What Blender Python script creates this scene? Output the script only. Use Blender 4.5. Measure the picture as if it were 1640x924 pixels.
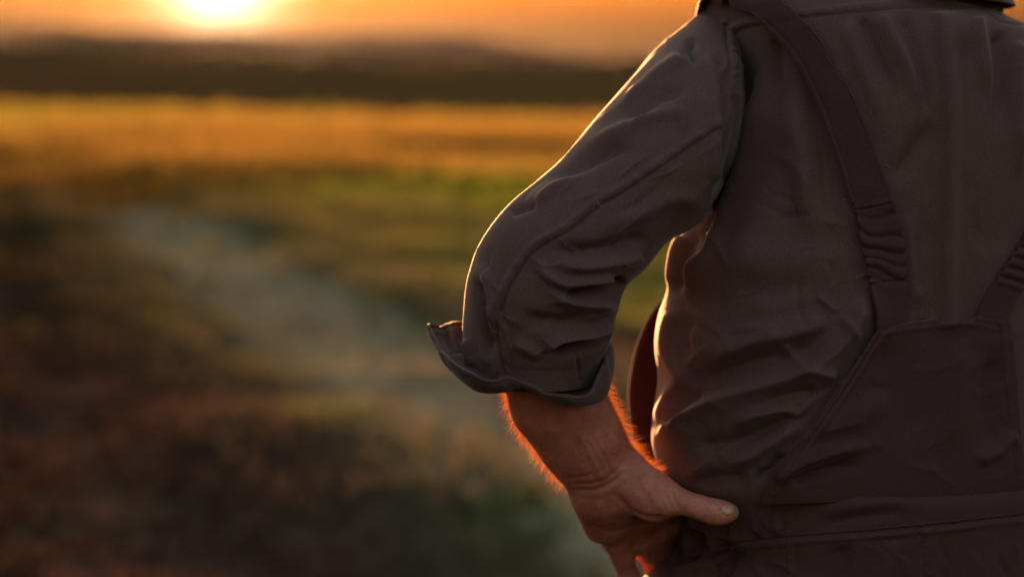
import bpy, math
import numpy as np
from mathutils import Matrix, Vector
from mathutils.bvhtree import BVHTree

for o in list(bpy.data.objects):
    bpy.data.objects.remove(o)
SC = bpy.context.scene
COL = SC.collection
rng = np.random.default_rng(7)
R = math.radians

# ------------------------------------------------------------------ camera
LENS = 85.0
FPX = LENS / 36.0 * 1640.0                 # focal length in photograph pixels
PITCH, ROLL = R(5.38), R(1.2)
CAM = np.array([0.0, 0.0, 1.417])
FWD = np.array([0.0, math.cos(PITCH), -math.sin(PITCH)])
_r0 = np.array([1.0, 0.0, 0.0])
_u0 = np.array([0.0, math.sin(PITCH), math.cos(PITCH)])
RGT = _r0 * math.cos(ROLL) + _u0 * math.sin(ROLL)
UPV = _u0 * math.cos(ROLL) - _r0 * math.sin(ROLL)
cam_data = bpy.data.cameras.new('camera')
cam = bpy.data.objects.new('camera', cam_data)
COL.objects.link(cam)
cam.matrix_world = Matrix(((RGT[0], UPV[0], -FWD[0], CAM[0]),
                           (RGT[1], UPV[1], -FWD[1], CAM[1]),
                           (RGT[2], UPV[2], -FWD[2], CAM[2]),
                           (0, 0, 0, 1)))
cam_data.lens = LENS
cam_data.sensor_width = 36.0
cam_data.clip_start = 0.05
cam_data.clip_end = 30000.0
cam_data.dof.use_dof = True
cam_data.dof.focus_distance = 1.985
cam_data.dof.aperture_fstop = 3.3
cam_data.dof.aperture_blades = 0
SC.camera = cam

# ------------------------------------------------------------------ sky + sun
SUN_EL, SUN_AZ = R(2.2), R(-7.0)           # azimuth from +Y towards +X
SUN_DIR = np.array([math.sin(SUN_AZ) * math.cos(SUN_EL), math.cos(SUN_AZ) * math.cos(SUN_EL), math.sin(SUN_EL)])
world = bpy.data.worlds.new('World')
SC.world = world
world.use_nodes = True
nt = world.node_tree
nt.nodes.clear()
def N(tree, kind, **kw):
    n = tree.nodes.new(kind)
    for k, v in kw.items():
        if k.startswith('i_'):
            key = k[2:]
            n.inputs[int(key) if key.isdigit() else key.replace('_', ' ')].default_value = v
        else:
            setattr(n, k, v)
    return n
def L(tree, a, b):
    tree.links.new(a, b)
sky = N(nt, 'ShaderNodeTexSky', sky_type='NISHITA', sun_disc=False)
sky.sun_elevation = SUN_EL
sky.sun_rotation = SUN_AZ
sky.altitude = 100.0
sky.air_density = 1.5
sky.dust_density = 7.5
sky.ozone_density = 1.0
bg = N(nt, 'ShaderNodeBackground')
bg.inputs['Strength'].default_value = 0.10
L(nt, sky.outputs[0], bg.inputs['Color'])
# the sun's own aureole: brightness falls off with the angle from the sun
tc = N(nt, 'ShaderNodeTexCoord')
dot = N(nt, 'ShaderNodeVectorMath', operation='DOT_PRODUCT')
dot.inputs[1].default_value = tuple(SUN_DIR)
nrm = N(nt, 'ShaderNodeVectorMath', operation='NORMALIZE')
L(nt, tc.outputs['Generated'], nrm.inputs[0])
L(nt, nrm.outputs[0], dot.inputs[0])
cl = N(nt, 'ShaderNodeMath', operation='MINIMUM', i_1=1.0)
L(nt, dot.outputs['Value'], cl.inputs[0])
ac = N(nt, 'ShaderNodeMath', operation='ARCCOSINE')
L(nt, cl.outputs[0], ac.inputs[0])
def lobe(width_deg, strength, colour, power=1.5):
    m = N(nt, 'ShaderNodeMath', operation='DIVIDE', i_1=R(width_deg)); L(nt, ac.outputs[0], m.inputs[0])
    p = N(nt, 'ShaderNodeMath', operation='POWER', i_1=power); L(nt, m.outputs[0], p.inputs[0])
    q = N(nt, 'ShaderNodeMath', operation='MULTIPLY', i_1=-1.0); L(nt, p.outputs[0], q.inputs[0])
    e = N(nt, 'ShaderNodeMath', operation='EXPONENT'); L(nt, q.outputs[0], e.inputs[0])
    s = N(nt, 'ShaderNodeMath', operation='MULTIPLY', i_1=strength); L(nt, e.outputs[0], s.inputs[0])
    b = N(nt, 'ShaderNodeBackground'); b.inputs['Color'].default_value = (*colour, 1)
    L(nt, s.outputs[0], b.inputs['Strength'])
    return b
acc = bg
for lb in (lobe(0.42, 2.0, (1.0, 0.76, 0.52), 1.0), lobe(2.4, 0.040, (1.0, 0.56, 0.08), 1.2), lobe(10.0, 0.006, (1.0, 0.62, 0.16)), lobe(45.0, 0.0088, (1.0, 0.58, 0.25))):
    ad = N(nt, 'ShaderNodeAddShader')
    L(nt, acc.outputs[0], ad.inputs[0]); L(nt, lb.outputs[0], ad.inputs[1])
    acc = ad
wo = N(nt, 'ShaderNodeOutputWorld')
L(nt, acc.outputs[0], wo.inputs['Surface'])
world.cycles.sampling_method = 'MANUAL'
world.cycles.sample_map_resolution = 2048

sun_data = bpy.data.lights.new('sun', 'SUN')
sun_data.energy = 2.8
sun_data.angle = R(0.6)
sun_data.color = (1.0, 0.42, 0.16)
sun = bpy.data.objects.new('sun', sun_data)
COL.objects.link(sun)
sun.rotation_euler = Vector(tuple(-SUN_DIR)).to_track_quat('-Z', 'Y').to_euler()
sun.location = tuple(CAM + SUN_DIR * 50)

SC.view_settings.view_transform = 'Standard'
SC.view_settings.look = 'None'
SC.view_settings.exposure = 3.8
SC.view_settings.gamma = 1.0
SC.view_settings.use_curve_mapping = False
SC.render.engine = 'CYCLES'
SC.cycles.use_denoising = True
SC.cycles.max_bounces = 8
SC.cycles.transparent_max_bounces = 6
SC.cycles.sample_clamp_indirect = 6.0

# ------------------------------------------------------------------ measuring helpers
def project(p):
    v = np.asarray(p, float) - CAM
    z = v @ FWD
    return 820.0 + FPX * (v @ RGT) / z, 462.0 - FPX * (v @ UPV) / z
def ray(px, py):
    px = np.asarray(px, float); py = np.asarray(py, float)
    return FWD + ((px - 820.0) / FPX)[..., None] * RGT - ((py - 462.0) / FPX)[..., None] * UPV
def at(px, py, y):
    d = ray(px, py)
    t = np.asarray(y, float) / d[..., 1]
    return CAM + d * t[..., None]

def hash3(i, j, k, seed):
    U = np.uint32
    n = i.astype(U) * U(374761393) + j.astype(U) * U(668265263) + k.astype(U) * U(2147483647) + U((seed * 974634777) & 0xFFFFFFFF)
    n = (n ^ (n >> U(13))) * U(1274126177)
    n = (n ^ (n >> U(16))) * U(2246822519)
    return ((n ^ (n >> U(15))) & U(0xFFFF)).astype(np.float32) / np.float32(32767.5) - np.float32(1.0)
def vnoise(p, seed=0):
    p = np.asarray(p, float)
    f = np.floor(p).astype(np.int32)
    t = (p - f).astype(np.float32)
    t = t * t * t * (t * (t * 6 - 15) + 10)
    r = 0.0
    for a in (0, 1):
        wa = t[..., 0] if a else 1 - t[..., 0]
        for b in (0, 1):
            wb = t[..., 1] if b else 1 - t[..., 1]
            for c in (0, 1):
                wc = t[..., 2] if c else 1 - t[..., 2]
                r = r + wa * wb * wc * hash3(f[..., 0] + a, f[..., 1] + b, f[..., 2] + c, seed)
    return r
def fbm(p, octaves=3, seed=0, gain=0.5):
    r, a, p = 0.0, 1.0, np.asarray(p, float)
    for o in range(octaves):
        r = r + a * vnoise(p, seed + o * 17)
        a *= gain; p = p * 2.03
    return r
def sstep(a, b, x):
    t = np.clip((np.asarray(x, float) - a) / (b - a), 0, 1)
    return t * t * (3 - 2 * t)
def crom(keys, n):
    """Catmull-Rom through rows of keys, n samples."""
    k = np.asarray(keys, float)
    m = len(k)
    t = np.linspace(0, m - 1, n)
    i = np.clip(np.floor(t).astype(int), 0, m - 2)
    u = (t - i)[:, None]
    p0, p1, p2, p3 = k[np.maximum(i - 1, 0)], k[i], k[i + 1], k[np.minimum(i + 2, m - 1)]
    return 0.5 * (2 * p1 + (p2 - p0) * u + (2 * p0 - 5 * p1 + 4 * p2 - p3) * u ** 2 + (3 * p1 - p0 - 3 * p2 + p3) * u ** 3)

def mesh_obj(name, verts, faces, mat, parent=None, smooth=True):
    me = bpy.data.meshes.new(name)
    verts = np.asarray(verts, np.float32).reshape(-1, 3)
    faces = np.asarray(faces, np.int32)
    nv, nf, k = len(verts), len(faces), faces.shape[1]
    me.vertices.add(nv); me.vertices.foreach_set('co', verts.ravel())
    me.loops.add(nf * k); me.loops.foreach_set('vertex_index', faces.ravel())
    me.polygons.add(nf); me.polygons.foreach_set('loop_start', np.arange(nf, dtype=np.int32) * k)
    me.update(calc_edges=True)
    me.validate()
    me.polygons.foreach_set('use_smooth', np.full(len(me.polygons), smooth))
    if mat: me.materials.append(mat)
    o = bpy.data.objects.new(name, me)
    COL.objects.link(o)
    if parent:
        o.parent = parent
        if parent.type == 'EMPTY':
            o.matrix_parent_inverse = Matrix.Translation(-parent.location)
    return o
def grid_faces(r, c, wrap=False):
    i = np.arange(r - 1)[:, None]
    j = np.arange(c if wrap else c - 1)[None, :]
    j2 = (j + 1) % c
    return np.stack([i * c + j, i * c + j2, (i + 1) * c + j2, (i + 1) * c + j], -1).reshape(-1, 4)
def tag(o, label=None, cat=None, group=None, kind=None):
    if label: o['label'] = label
    if cat: o['category'] = cat
    if group: o['group'] = group
    if kind: o['kind'] = kind
    return o

# ------------------------------------------------------------------ materials
def principled(name, **kw):
    m = bpy.data.materials.new(name); m.use_nodes = True
    t = m.node_tree
    b = t.nodes['Principled BSDF']
    for k, v in kw.items():
        b.inputs[k.replace('_', ' ')].default_value = v
    return m, t, b
def mix_rgb(t, fac, a, b):
    m = t.nodes.new('ShaderNodeMix'); m.data_type = 'RGBA'
    for s, v in ((m.inputs[0], fac), (m.inputs[6], a), (m.inputs[7], b)):
        if hasattr(v, 'is_linked'): t.links.new(v, s)
        elif isinstance(v, tuple): s.default_value = (*v, 1)
        else: s.default_value = v
    return m.outputs[2]
def noise_node(t, scale, detail=3, vec=None, rough=0.55):
    n = t.nodes.new('ShaderNodeTexNoise')
    n.inputs['Scale'].default_value = scale; n.inputs['Detail'].default_value = detail; n.inputs['Roughness'].default_value = rough
    if vec is not None: t.links.new(vec, n.inputs['Vector'])
    return n
def ramp(t, src, lo, hi):
    n = t.nodes.new('ShaderNodeMapRange'); n.interpolation_type = 'SMOOTHSTEP'
    n.inputs[1].default_value = lo; n.inputs[2].default_value = hi
    t.links.new(src, n.inputs[0])
    return n.outputs[0]
# ------------------------------------------------------------------ ground, track, hills
def ground_material():
    m, t, b = principled('field_soil_and_stubble', Roughness=1.0)
    b.inputs['Specular IOR Level'].default_value = 0.0
    g = t.nodes.new('ShaderNodeNewGeometry')
    pos = g.outputs['Position']
    n1 = noise_node(t, 0.35, 4, pos); n2 = noise_node(t, 2.2, 4, pos); n3 = noise_node(t, 18.0, 4, pos)
    near = mix_rgb(t, ramp(t, n1.outputs[0], 0.42, 0.6), (0.046, 0.029, 0.023), (0.044, 0.036, 0.022))
    near = mix_rgb(t, ramp(t, n2.outputs[0], 0.45, 0.65), near, (0.060, 0.044, 0.030))
    near = mix_rgb(t, ramp(t, n3.outputs[0], 0.4, 0.7), near, (0.034, 0.023, 0.018))
    sx = t.nodes.new('ShaderNodeSeparateXYZ'); t.links.new(pos, sx.inputs[0])
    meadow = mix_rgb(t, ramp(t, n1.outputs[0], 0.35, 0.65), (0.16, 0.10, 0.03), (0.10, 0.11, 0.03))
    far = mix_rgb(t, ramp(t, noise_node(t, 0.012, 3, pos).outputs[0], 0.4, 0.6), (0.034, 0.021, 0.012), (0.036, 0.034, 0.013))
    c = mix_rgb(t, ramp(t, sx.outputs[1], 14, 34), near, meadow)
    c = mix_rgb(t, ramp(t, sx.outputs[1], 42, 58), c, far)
    t.links.new(c, b.inputs['Base Color'])
    bp = t.nodes.new('ShaderNodeBump'); bp.inputs['Strength'].default_value = 0.6; bp.inputs['Distance'].default_value = 0.05
    t.links.new(n3.outputs[0], bp.inputs['Height']); t.links.new(bp.outputs[0], b.inputs['Normal'])
    return m
def ground_z(x, y):
    p = np.stack([x, y, 0 * x], -1)
    return 0.05 * fbm(p * 0.5, 2, 3) * sstep(4, 7, y) * (1 - sstep(60, 120, y)) + 0.012 * vnoise(p * 4.0, 9) * (1 - sstep(20, 40, y))
def radial(n, a, b, p):
    return a + (b - a) * np.linspace(0, 1, n) ** p
ys = np.concatenate([[-6000, -800, -100, -20, -8], radial(180, -3, 60, 1.4), np.geomspace(64, 9000, 40)])
xs = np.concatenate([-np.geomspace(20, 7000, 22)[::-1], np.linspace(-18, 18, 181), np.geomspace(20, 7000, 22)])
gx, gy = np.meshgrid(xs, ys)
gz = ground_z(gx, gy) * (np.abs(gx) < 40) * (gy > -4)
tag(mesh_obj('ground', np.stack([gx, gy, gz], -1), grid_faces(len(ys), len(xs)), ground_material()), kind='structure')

# the pale, trodden track that runs away to the left
TRK = crom([(2.1, 1.4), (1.15, 5.0), (0.22, 8.4), (-0.85, 12.4), (-2.3, 17.8), (-3.3, 21.5), (-4.1, 24.5)], 160)
def track_dist(x, y):
    d = np.full(np.shape(x), 1e9)
    for q in TRK[::3]:
        d = np.minimum(d, np.hypot(x - q[0], y - q[1]))
    return d
tw = np.linspace(-0.62, 0.62, 13)
tan = np.gradient(TRK, axis=0); tan /= np.linalg.norm(tan, axis=1)[:, None]
wob = 0.10 * vnoise(np.stack([np.arange(160) * 0.2, 0 * TRK[:, 0], 0 * TRK[:, 0]], -1), 5)
tx = TRK[:, 0][:, None] + tan[:, 1][:, None] * (tw[None] * (1 + wob[:, None] * 2)); ty = TRK[:, 1][:, None] - tan[:, 0][:, None] * tw[None]
tz = ground_z(tx, ty) + 0.012 - 0.03 * (np.abs(tw)[None] > 0.61)
m, t, b = principled('track_dust', Roughness=1.0)
b.inputs['Specular IOR Level'].default_value = 0.0
g = t.nodes.new('ShaderNodeNewGeometry')
c = mix_rgb(t, ramp(t, noise_node(t, 6, 4, g.outputs['Position']).outputs[0], 0.35, 0.65), (0.150, 0.136, 0.095), (0.100, 0.090, 0.060))
t.links.new(c, b.inputs['Base Color'])
tag(mesh_obj('path', np.stack([tx, ty, tz], -1), grid_faces(160, 13), m), kind='structure')

def ridge(name, yc, depth, pts, colour, seed, rough):
    """A ridge of hills: crest heights read along its length, falling off to both sides."""
    px = np.array([p[0] for p in pts], float); py = np.array([p[1] for p in pts], float)
    n = 240
    sx = np.linspace(-0.9 * yc, 0.9 * yc, n)
    w = at(px, py, np.full(len(px), yc))
    h = np.interp(sx, w[:, 0], w[:, 2])
    h += rough * fbm(np.stack([sx / yc * 90, 0 * sx, 0 * sx], -1), 3, seed)
    h = np.maximum(h, 1.0)
    v = np.linspace(-1, 1, 17)
    X = sx[None] + 0 * v[:, None]
    Y = yc + depth * v[:, None] + 0 * X
    prof = np.cos(v * math.pi / 2)[:, None] ** 1.4
    Z = h[None] * prof * (1 + 0.12 * fbm(np.stack([X / depth * 2, Y / depth * 2, 0 * X], -1), 3, seed + 5) * np.abs(v)[:, None] ** 0.5) - 1.0
    m, t, b = principled(name + '_cover', Roughness=1.0)
    b.inputs['Specular IOR Level'].default_value = 0.0
    g = t.nodes.new('ShaderNodeNewGeometry')
    c = mix_rgb(t, ramp(t, noise_node(t, 18.0 / depth, 4, g.outputs['Position']).outputs[0], 0.4, 0.6), colour, tuple(q * 1.6 for q in colour))
    t.links.new(c, b.inputs['Base Color'])
    return tag(mesh_obj('hills', np.stack([X, Y, Z], -1), grid_faces(17, n), m), kind='structure')
FARH = [(a_, b_ - 5) for a_, b_ in [(-2500, 60), (-1200, 40), (-500, 52), (0, 47), (20, 52), (75, 44), (110, 46), (165, 55), (240, 50), (300, 55), (380, 54), (460, 58), (525, 62),
        (600, 56), (640, 61), (700, 56), (760, 62), (820, 74), (900, 88), (960, 96), (1100, 90), (1400, 80), (2000, 92), (3500, 80), (5000, 90)]]
MIDH = [(-2500, 50), (-1200, 58), (-400, 62), (0, 70), (50, 72), (100, 65), (150, 62), (190, 70), (250, 76), (320, 77), (380, 86), (450, 90), (550, 91), (820, 98), (1200, 106), (2000, 118), (4000, 150)]
ridge('far_hills', 5200, 900, FARH, (0.030, 0.022, 0.022), 21, 1.5)
ridge('near_hills', 1900, 300, MIDH, (0.018, 0.015, 0.008), 31, 1.2)

# ------------------------------------------------------------------ grasses
def leaf_material(name, spread=0.5):
    m = bpy.data.materials.new(name); m.use_nodes = True
    t = m.node_tree; t.nodes.clear()
    at_ = t.nodes.new('ShaderNodeVertexColor'); at_.layer_name = 'tint'
    d = t.nodes.new('ShaderNodeBsdfDiffuse'); tr = t.nodes.new('ShaderNodeBsdfTranslucent')
    mx = t.nodes.new('ShaderNodeMixShader'); mx.inputs[0].default_value = spread
    o = t.nodes.new('ShaderNodeOutputMaterial')
    t.links.new(at_.outputs[0], d.inputs[0]); t.links.new(at_.outputs[0], tr.inputs[0])
    t.links.new(d.outputs[0], mx.inputs[1]); t.links.new(tr.outputs[0], mx.inputs[2]); t.links.new(mx.outputs[0], o.inputs[0])
    return m
def grass(name, base, height, width, tint, per, mat, seed):
    """Blades: each a bent strip of two quads, standing on the ground at base (n,2)."""
    g = np.random.default_rng(seed)
    n = len(base)
    b = np.repeat(base, per, 0) + g.normal(0, 1, (n * per, 2)) * np.repeat(width * 4, per)[:, None]
    h = np.repeat(height, per) * g.uniform(0.5, 1.1, n * per)
    w = np.repeat(width, per) * g.uniform(0.7, 1.3, n * per)
    c = np.repeat(tint, per, 0) * g.uniform(0.75, 1.25, (n * per, 1))
    a = g.uniform(0, 2 * math.pi, n * per); lean = g.normal(0, 0.35, (n * per, 2))
    side = np.stack([np.cos(a), np.sin(a)], -1) * w[:, None]
    z0 = ground_z(b[:, 0], b[:, 1]) - 0.01
    V = np.zeros((n * per, 5, 3))
    for k, (f, ww) in enumerate(((0, 1.0), (0.55, 0.8))):
        cx = b + lean * (h * f ** 1.6)[:, None]
        V[:, 2 * k, :2] = cx - side * ww; V[:, 2 * k + 1, :2] = cx + side * ww
        V[:, 2 * k:2 * k + 2, 2] = (z0 + h * f)[:, None]
    V[:, 4, :2] = b + lean * h[:, None]; V[:, 4, 2] = z0 + h
    o5 = np.arange(n * per)[:, None] * 5
    tris = np.concatenate([o5 + np.array([[0, 1, 3]]), o5 + np.array([[0, 3, 2]]), o5 + np.array([[2, 3, 4]])])
    o = mesh_obj(name, V, tris, mat)
    ca = o.data.color_attributes.new('tint', 'FLOAT_COLOR', 'POINT')
    cc = np.ones((n * per, 5, 4), np.float32); cc[:, :, :3] = np.clip(c, 0.005, 0.6)[:, None]
    ca.data.foreach_set('color', cc.ravel())
    return o
def scatter(n, y0, y1, p, seed, half=0.36):
    g = np.random.default_rng(seed)
    y = (y0 ** p + (y1 ** p - y0 ** p) * g.random(n)) ** (1 / p)
    r_ = g.uniform(-1, 1, n)
    x = y * half * np.sign(r_) * np.abs(r_) ** 1.25 + 0.8 * r_
    return np.stack([x, y], -1)
def blend(a, b, f):
    return np.asarray(a)[None] * (1 - f[:, None]) + np.asarray(b)[None] * f[:, None]
# tall pale meadow beyond the track
P = scatter(60000, 10, 58, 1.4, 41, 0.75)
P = P[rng.random(len(P)) < sstep(12, 30, P[:, 1] + 4 * fbm(np.c_[P * 0.12, 0 * P[:, 0]], 2, 44)) * np.maximum(sstep(0.3, 0.8, track_dist(P[:, 0], P[:, 1])), sstep(16, 22, P[:, 1])) * (1 - 0.97 * sstep(38, 56, P[:, 1]))]
f = sstep(-0.4, 0.5, fbm(np.c_[P * 0.09, 0 * P[:, 0]], 3, 51) + P[:, 0] / P[:, 1] * 2.0)
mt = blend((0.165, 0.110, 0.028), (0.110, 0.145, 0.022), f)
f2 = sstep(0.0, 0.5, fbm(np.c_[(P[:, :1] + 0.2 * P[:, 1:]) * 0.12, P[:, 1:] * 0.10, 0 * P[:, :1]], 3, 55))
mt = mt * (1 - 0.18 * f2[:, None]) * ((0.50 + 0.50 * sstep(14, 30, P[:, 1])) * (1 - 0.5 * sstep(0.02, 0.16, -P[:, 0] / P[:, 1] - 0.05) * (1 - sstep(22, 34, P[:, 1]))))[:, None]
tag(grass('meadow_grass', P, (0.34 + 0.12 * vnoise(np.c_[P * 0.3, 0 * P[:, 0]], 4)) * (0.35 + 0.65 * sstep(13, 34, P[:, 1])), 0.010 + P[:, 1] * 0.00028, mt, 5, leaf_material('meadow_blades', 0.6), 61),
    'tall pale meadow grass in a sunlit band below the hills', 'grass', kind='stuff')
# weeds and short grass in the near field
P = scatter(60000, 1.6, 25, 1.2, 42, 0.85)
td = track_dist(P[:, 0], P[:, 1])
keep = (rng.random(len(P)) < 0.08 + 0.92 * sstep(0.25, 0.85, td))
P, td = P[keep], td[keep]
PT = np.c_[(P[:, 0] + 0.27 * P[:, 1]) * 1.5, (P[:, 1] - 0.27 * P[:, 0]) * 0.28, 0 * P[:, 0]]      # growth follows the track's direction
q = 0.40 * fbm(PT, 3, 71) - 0.28
for cx_, cy_, rx_0, ry_0, a_0 in ((-0.66, 9.3, 0.28, 0.55, 0.8), (-0.02, 7.1, 0.3, 0.5, 0.7), (1.2, 14.5, 1.4, 2.2, 0.7), (0.2, 17.0, 1.2, 3.0, 0.45), (-1.0, 10.8, 0.3, 0.7, 0.35), (2.6, 18.0, 3.0, 6.0, 0.5)):
    q = q + a_0 * np.exp(-((P[:, 0] - cx_) / rx_0) ** 2 - ((P[:, 1] - cy_) / ry_0) ** 2)
q2 = fbm(PT + 3.0, 3, 73)
nt_ = blend((0.033, 0.021, 0.019), (0.043, 0.033, 0.024), sstep(-0.3, 0.4, q2))
nt_ = nt_ * (1 - sstep(0.05, 0.45, q)[:, None]) + np.array((0.060, 0.078, 0.018))[None] * sstep(0.05, 0.45, q)[:, None]
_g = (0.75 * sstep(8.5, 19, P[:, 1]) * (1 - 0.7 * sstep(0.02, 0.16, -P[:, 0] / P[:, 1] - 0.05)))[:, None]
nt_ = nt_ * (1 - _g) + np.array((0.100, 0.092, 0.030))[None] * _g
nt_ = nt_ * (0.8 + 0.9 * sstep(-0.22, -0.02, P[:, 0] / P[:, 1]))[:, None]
strip = np.exp(-((td - 0.55) / 0.4) ** 2)[:, None]
nt_ = nt_ * (1 - 0.6 * strip) + np.array((0.075, 0.085, 0.058))[None] * 0.6 * strip
hh = 0.10 + 0.05 * q2 + 0.06 * sstep(12, 25, P[:, 1])
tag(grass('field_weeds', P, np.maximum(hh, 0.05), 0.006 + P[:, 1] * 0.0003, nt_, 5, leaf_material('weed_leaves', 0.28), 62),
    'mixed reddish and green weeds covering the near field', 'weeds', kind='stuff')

# ------------------------------------------------------------------ evening haze
hz = mesh_obj('haze', [(x, y, z) for z in (-3.0, 95.0) for (x, y) in ((-6800, -5500), (6800, -5500), (6800, 8500), (-6800, 8500))],
              [(0, 3, 2, 1), (4, 5, 6, 7), (0, 1, 5, 4), (1, 2, 6, 5), (2, 3, 7, 6), (3, 0, 4, 7)], None, smooth=False)
hm = bpy.data.materials.new('evening_haze'); hm.use_nodes = True
ht = hm.node_tree; ht.nodes.clear()
pv = N(ht, 'ShaderNodeVolumePrincipled')
pv.inputs['Color'].default_value = (0.9, 0.86, 0.82, 1)
pv.inputs['Density'].default_value = 0.38e-6
pv.inputs['Anisotropy'].default_value = 0.84
ho = N(ht, 'ShaderNodeOutputMaterial')
L(ht, pv.outputs[0], ho.inputs['Volume'])
hz.data.materials.append(hm)
tag(hz, 'thin evening haze over the whole field', 'haze', kind='stuff')
# ------------------------------------------------------------------ the person: body frame
Y0 = 2.20                                   # distance of the body's axis from the camera
YAW = R(25.0)                               # he faces away and to the left, towards the sun
AX = at(1412.0, 300.0, Y0); AX[2] = 0.0     # foot of the body's axis
LAT = np.array([-math.cos(YAW), -math.sin(YAW), 0.0])      # towards his left arm
SAG = np.array([-math.sin(YAW), math.cos(YAW), 0.0])       # the way he faces
ZUP = np.array([0.0, 0.0, 1.0])
def to_body(p):
    v = np.asarray(p, float) - AX
    return np.stack([v @ LAT, v @ SAG, v[..., 2]], -1)
def from_body(q):
    q = np.asarray(q, float)
    return AX + q[..., 0:1] * LAT + q[..., 1:2] * SAG + q[..., 2:3] * ZUP
def mirror(p):
    q = to_body(p); q[..., 0] *= -1
    return from_body(q)
def D(px, py, d):                            # photo measurement at depth d metres from the body's axis
    return at(px, py, np.asarray(d, float) + Y0)

# ---- cloth materials
def cloth(name, base, var, sheen=0.16, bump=0.12, grain=1500.0):
    m, t, b = principled(name, Roughness=0.88)
    b.inputs['Specular IOR Level'].default_value = 0.12
    b.inputs['Sheen Weight'].default_value = sheen
    b.inputs['Sheen Roughness'].default_value = 0.35
    b.inputs['Sheen Tint'].default_value = (1.0, 0.9, 0.85, 1)
    tcn = t.nodes.new('ShaderNodeTexCoord')
    n1 = noise_node(t, 14.0, 6, tcn.outputs['Object'], 0.7)
    n5 = noise_node(t, 900.0, 2, tcn.outputs['Object'], 0.7)
    n2 = noise_node(t, grain, 2, tcn.outputs['Object'])
    n3 = noise_node(t, 140.0, 3, tcn.outputs['Object'])
    c = mix_rgb(t, ramp(t, n1.outputs[0], 0.32, 0.68), base, var)
    c = mix_rgb(t, ramp(t, n2.outputs[0], 0.35, 0.75), c, tuple(q * 1.2 for q in var))
    c = mix_rgb(t, ramp(t, n5.outputs[0], 0.40, 0.66), tuple(q * 0.9 for q in base), c)
    t.links.new(c, b.inputs['Base Color'])
    # twill: fine slanted ribs
    mp = t.nodes.new('ShaderNodeMapping'); mp.inputs['Rotation'].default_value = (0.3, 0.6, 0.2)
    t.links.new(tcn.outputs['Object'], mp.inputs[0])
    wv = t.nodes.new('ShaderNodeTexWave'); wv.inputs['Scale'].default_value = 330.0; wv.inputs['Distortion'].default_value = 2.0
    t.links.new(mp.outputs[0], wv.inputs['Vector'])
    ad = t.nodes.new('ShaderNodeMath'); ad.operation = 'MULTIPLY_ADD'; ad.inputs[1].default_value = 0.4
    t.links.new(wv.outputs['Fac'], ad.inputs[0]); t.links.new(n2.outputs[0], ad.inputs[2])
    a2 = t.nodes.new('ShaderNodeMath'); a2.operation = 'MULTIPLY_ADD'; a2.inputs[1].default_value = 1.6
    t.links.new(n3.outputs[0], a2.inputs[0]); t.links.new(ad.outputs[0], a2.inputs[2])
    bp = t.nodes.new('ShaderNodeBump'); bp.inputs['Strength'].default_value = bump; bp.inputs['Distance'].default_value = 0.0012
    t.links.new(a2.outputs[0], bp.inputs['Height'])
    t.links.new(bp.outputs[0], b.inputs['Normal'])
    return m
SHIRT = cloth('shirt_cotton', (0.070, 0.0395, 0.0415), (0.088, 0.052, 0.054))
OVER = cloth('overall_twill', (0.046, 0.0215, 0.0235), (0.058, 0.028, 0.030), sheen=0.10)
THREAD = cloth('stitching_thread', (0.035, 0.027, 0.027), (0.05, 0.04, 0.04))

def grid_normals(G, wrap):
    """G (r,c,3); outward by the grid's own orientation."""
    if wrap:
        du = np.roll(G, -1, 1) - np.roll(G, 1, 1)
    else:
        du = np.gradient(G, axis=1)
    dv = np.gradient(G, axis=0)
    n = np.cross(du, dv)
    return n / np.maximum(np.linalg.norm(n, axis=-1, keepdims=True), 1e-9)

def polyline_dist(X, Y, pts):
    """signed distance (left of the direction of travel positive) and 0..1 position along the line"""
    pts = np.asarray(pts, float)
    seg = np.diff(pts, axis=0); ln = np.hypot(seg[:, 0], seg[:, 1]); cum = np.concatenate([[0], np.cumsum(ln)])
    best = np.full(X.shape, 1e9); sd = np.zeros(X.shape); tt = np.zeros(X.shape)
    for k in range(len(seg)):
        wx, wy = X - pts[k, 0], Y - pts[k, 1]
        u = np.clip((wx * seg[k, 0] + wy * seg[k, 1]) / (ln[k] ** 2), 0, 1)
        dx, dy = wx - u * seg[k, 0], wy - u * seg[k, 1]
        d = np.hypot(dx, dy)
        cr = seg[k, 0] * wy - seg[k, 1] * wx
        m = d < best
        best[m] = d[m]; sd[m] = np.where(cr[m] > 0, -d[m], d[m]); tt[m] = (cum[k] + u[m] * ln[k]) / cum[-1]
    return sd, tt
def smooth_line(pts, n=24):
    return crom(pts, n)
def fold(X, Y, pts, amp, wl, wr=None, taper=(0.25, 0.25), kind='ridge'):
    """A fold in the cloth along pts: amp metres out (+) or in (-); wl / wr the half-widths in photo pixels on either side."""
    wr = wr or wl
    amp = amp * 1.6
    line = smooth_line(pts)
    m_ = 3.0 * max(wl, wr)
    inside = (X > line[:, 0].min() - m_) & (X < line[:, 0].max() + m_) & (Y > line[:, 1].min() - m_) & (Y < line[:, 1].max() + m_)
    out = np.zeros(X.shape)
    if inside.any():
        out[inside] = _fold(X[inside], Y[inside], line, amp, wl, wr, taper, kind)
    return out
def _fold(X, Y, line, amp, wl, wr, taper, kind):
    sd, tt = polyline_dist(X, Y, line)
    w = np.where(sd > 0, wl, wr)
    prof = np.exp(-(np.abs(sd) / w) ** (1.3 if kind == 'sharp' else 2.0))
    e = np.ones_like(tt)
    if taper[0] > 0: e = e * sstep(0, taper[0], tt)
    if taper[1] > 0: e = e * (1 - sstep(1 - taper[1], 1, tt))
    return amp * prof * e
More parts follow.
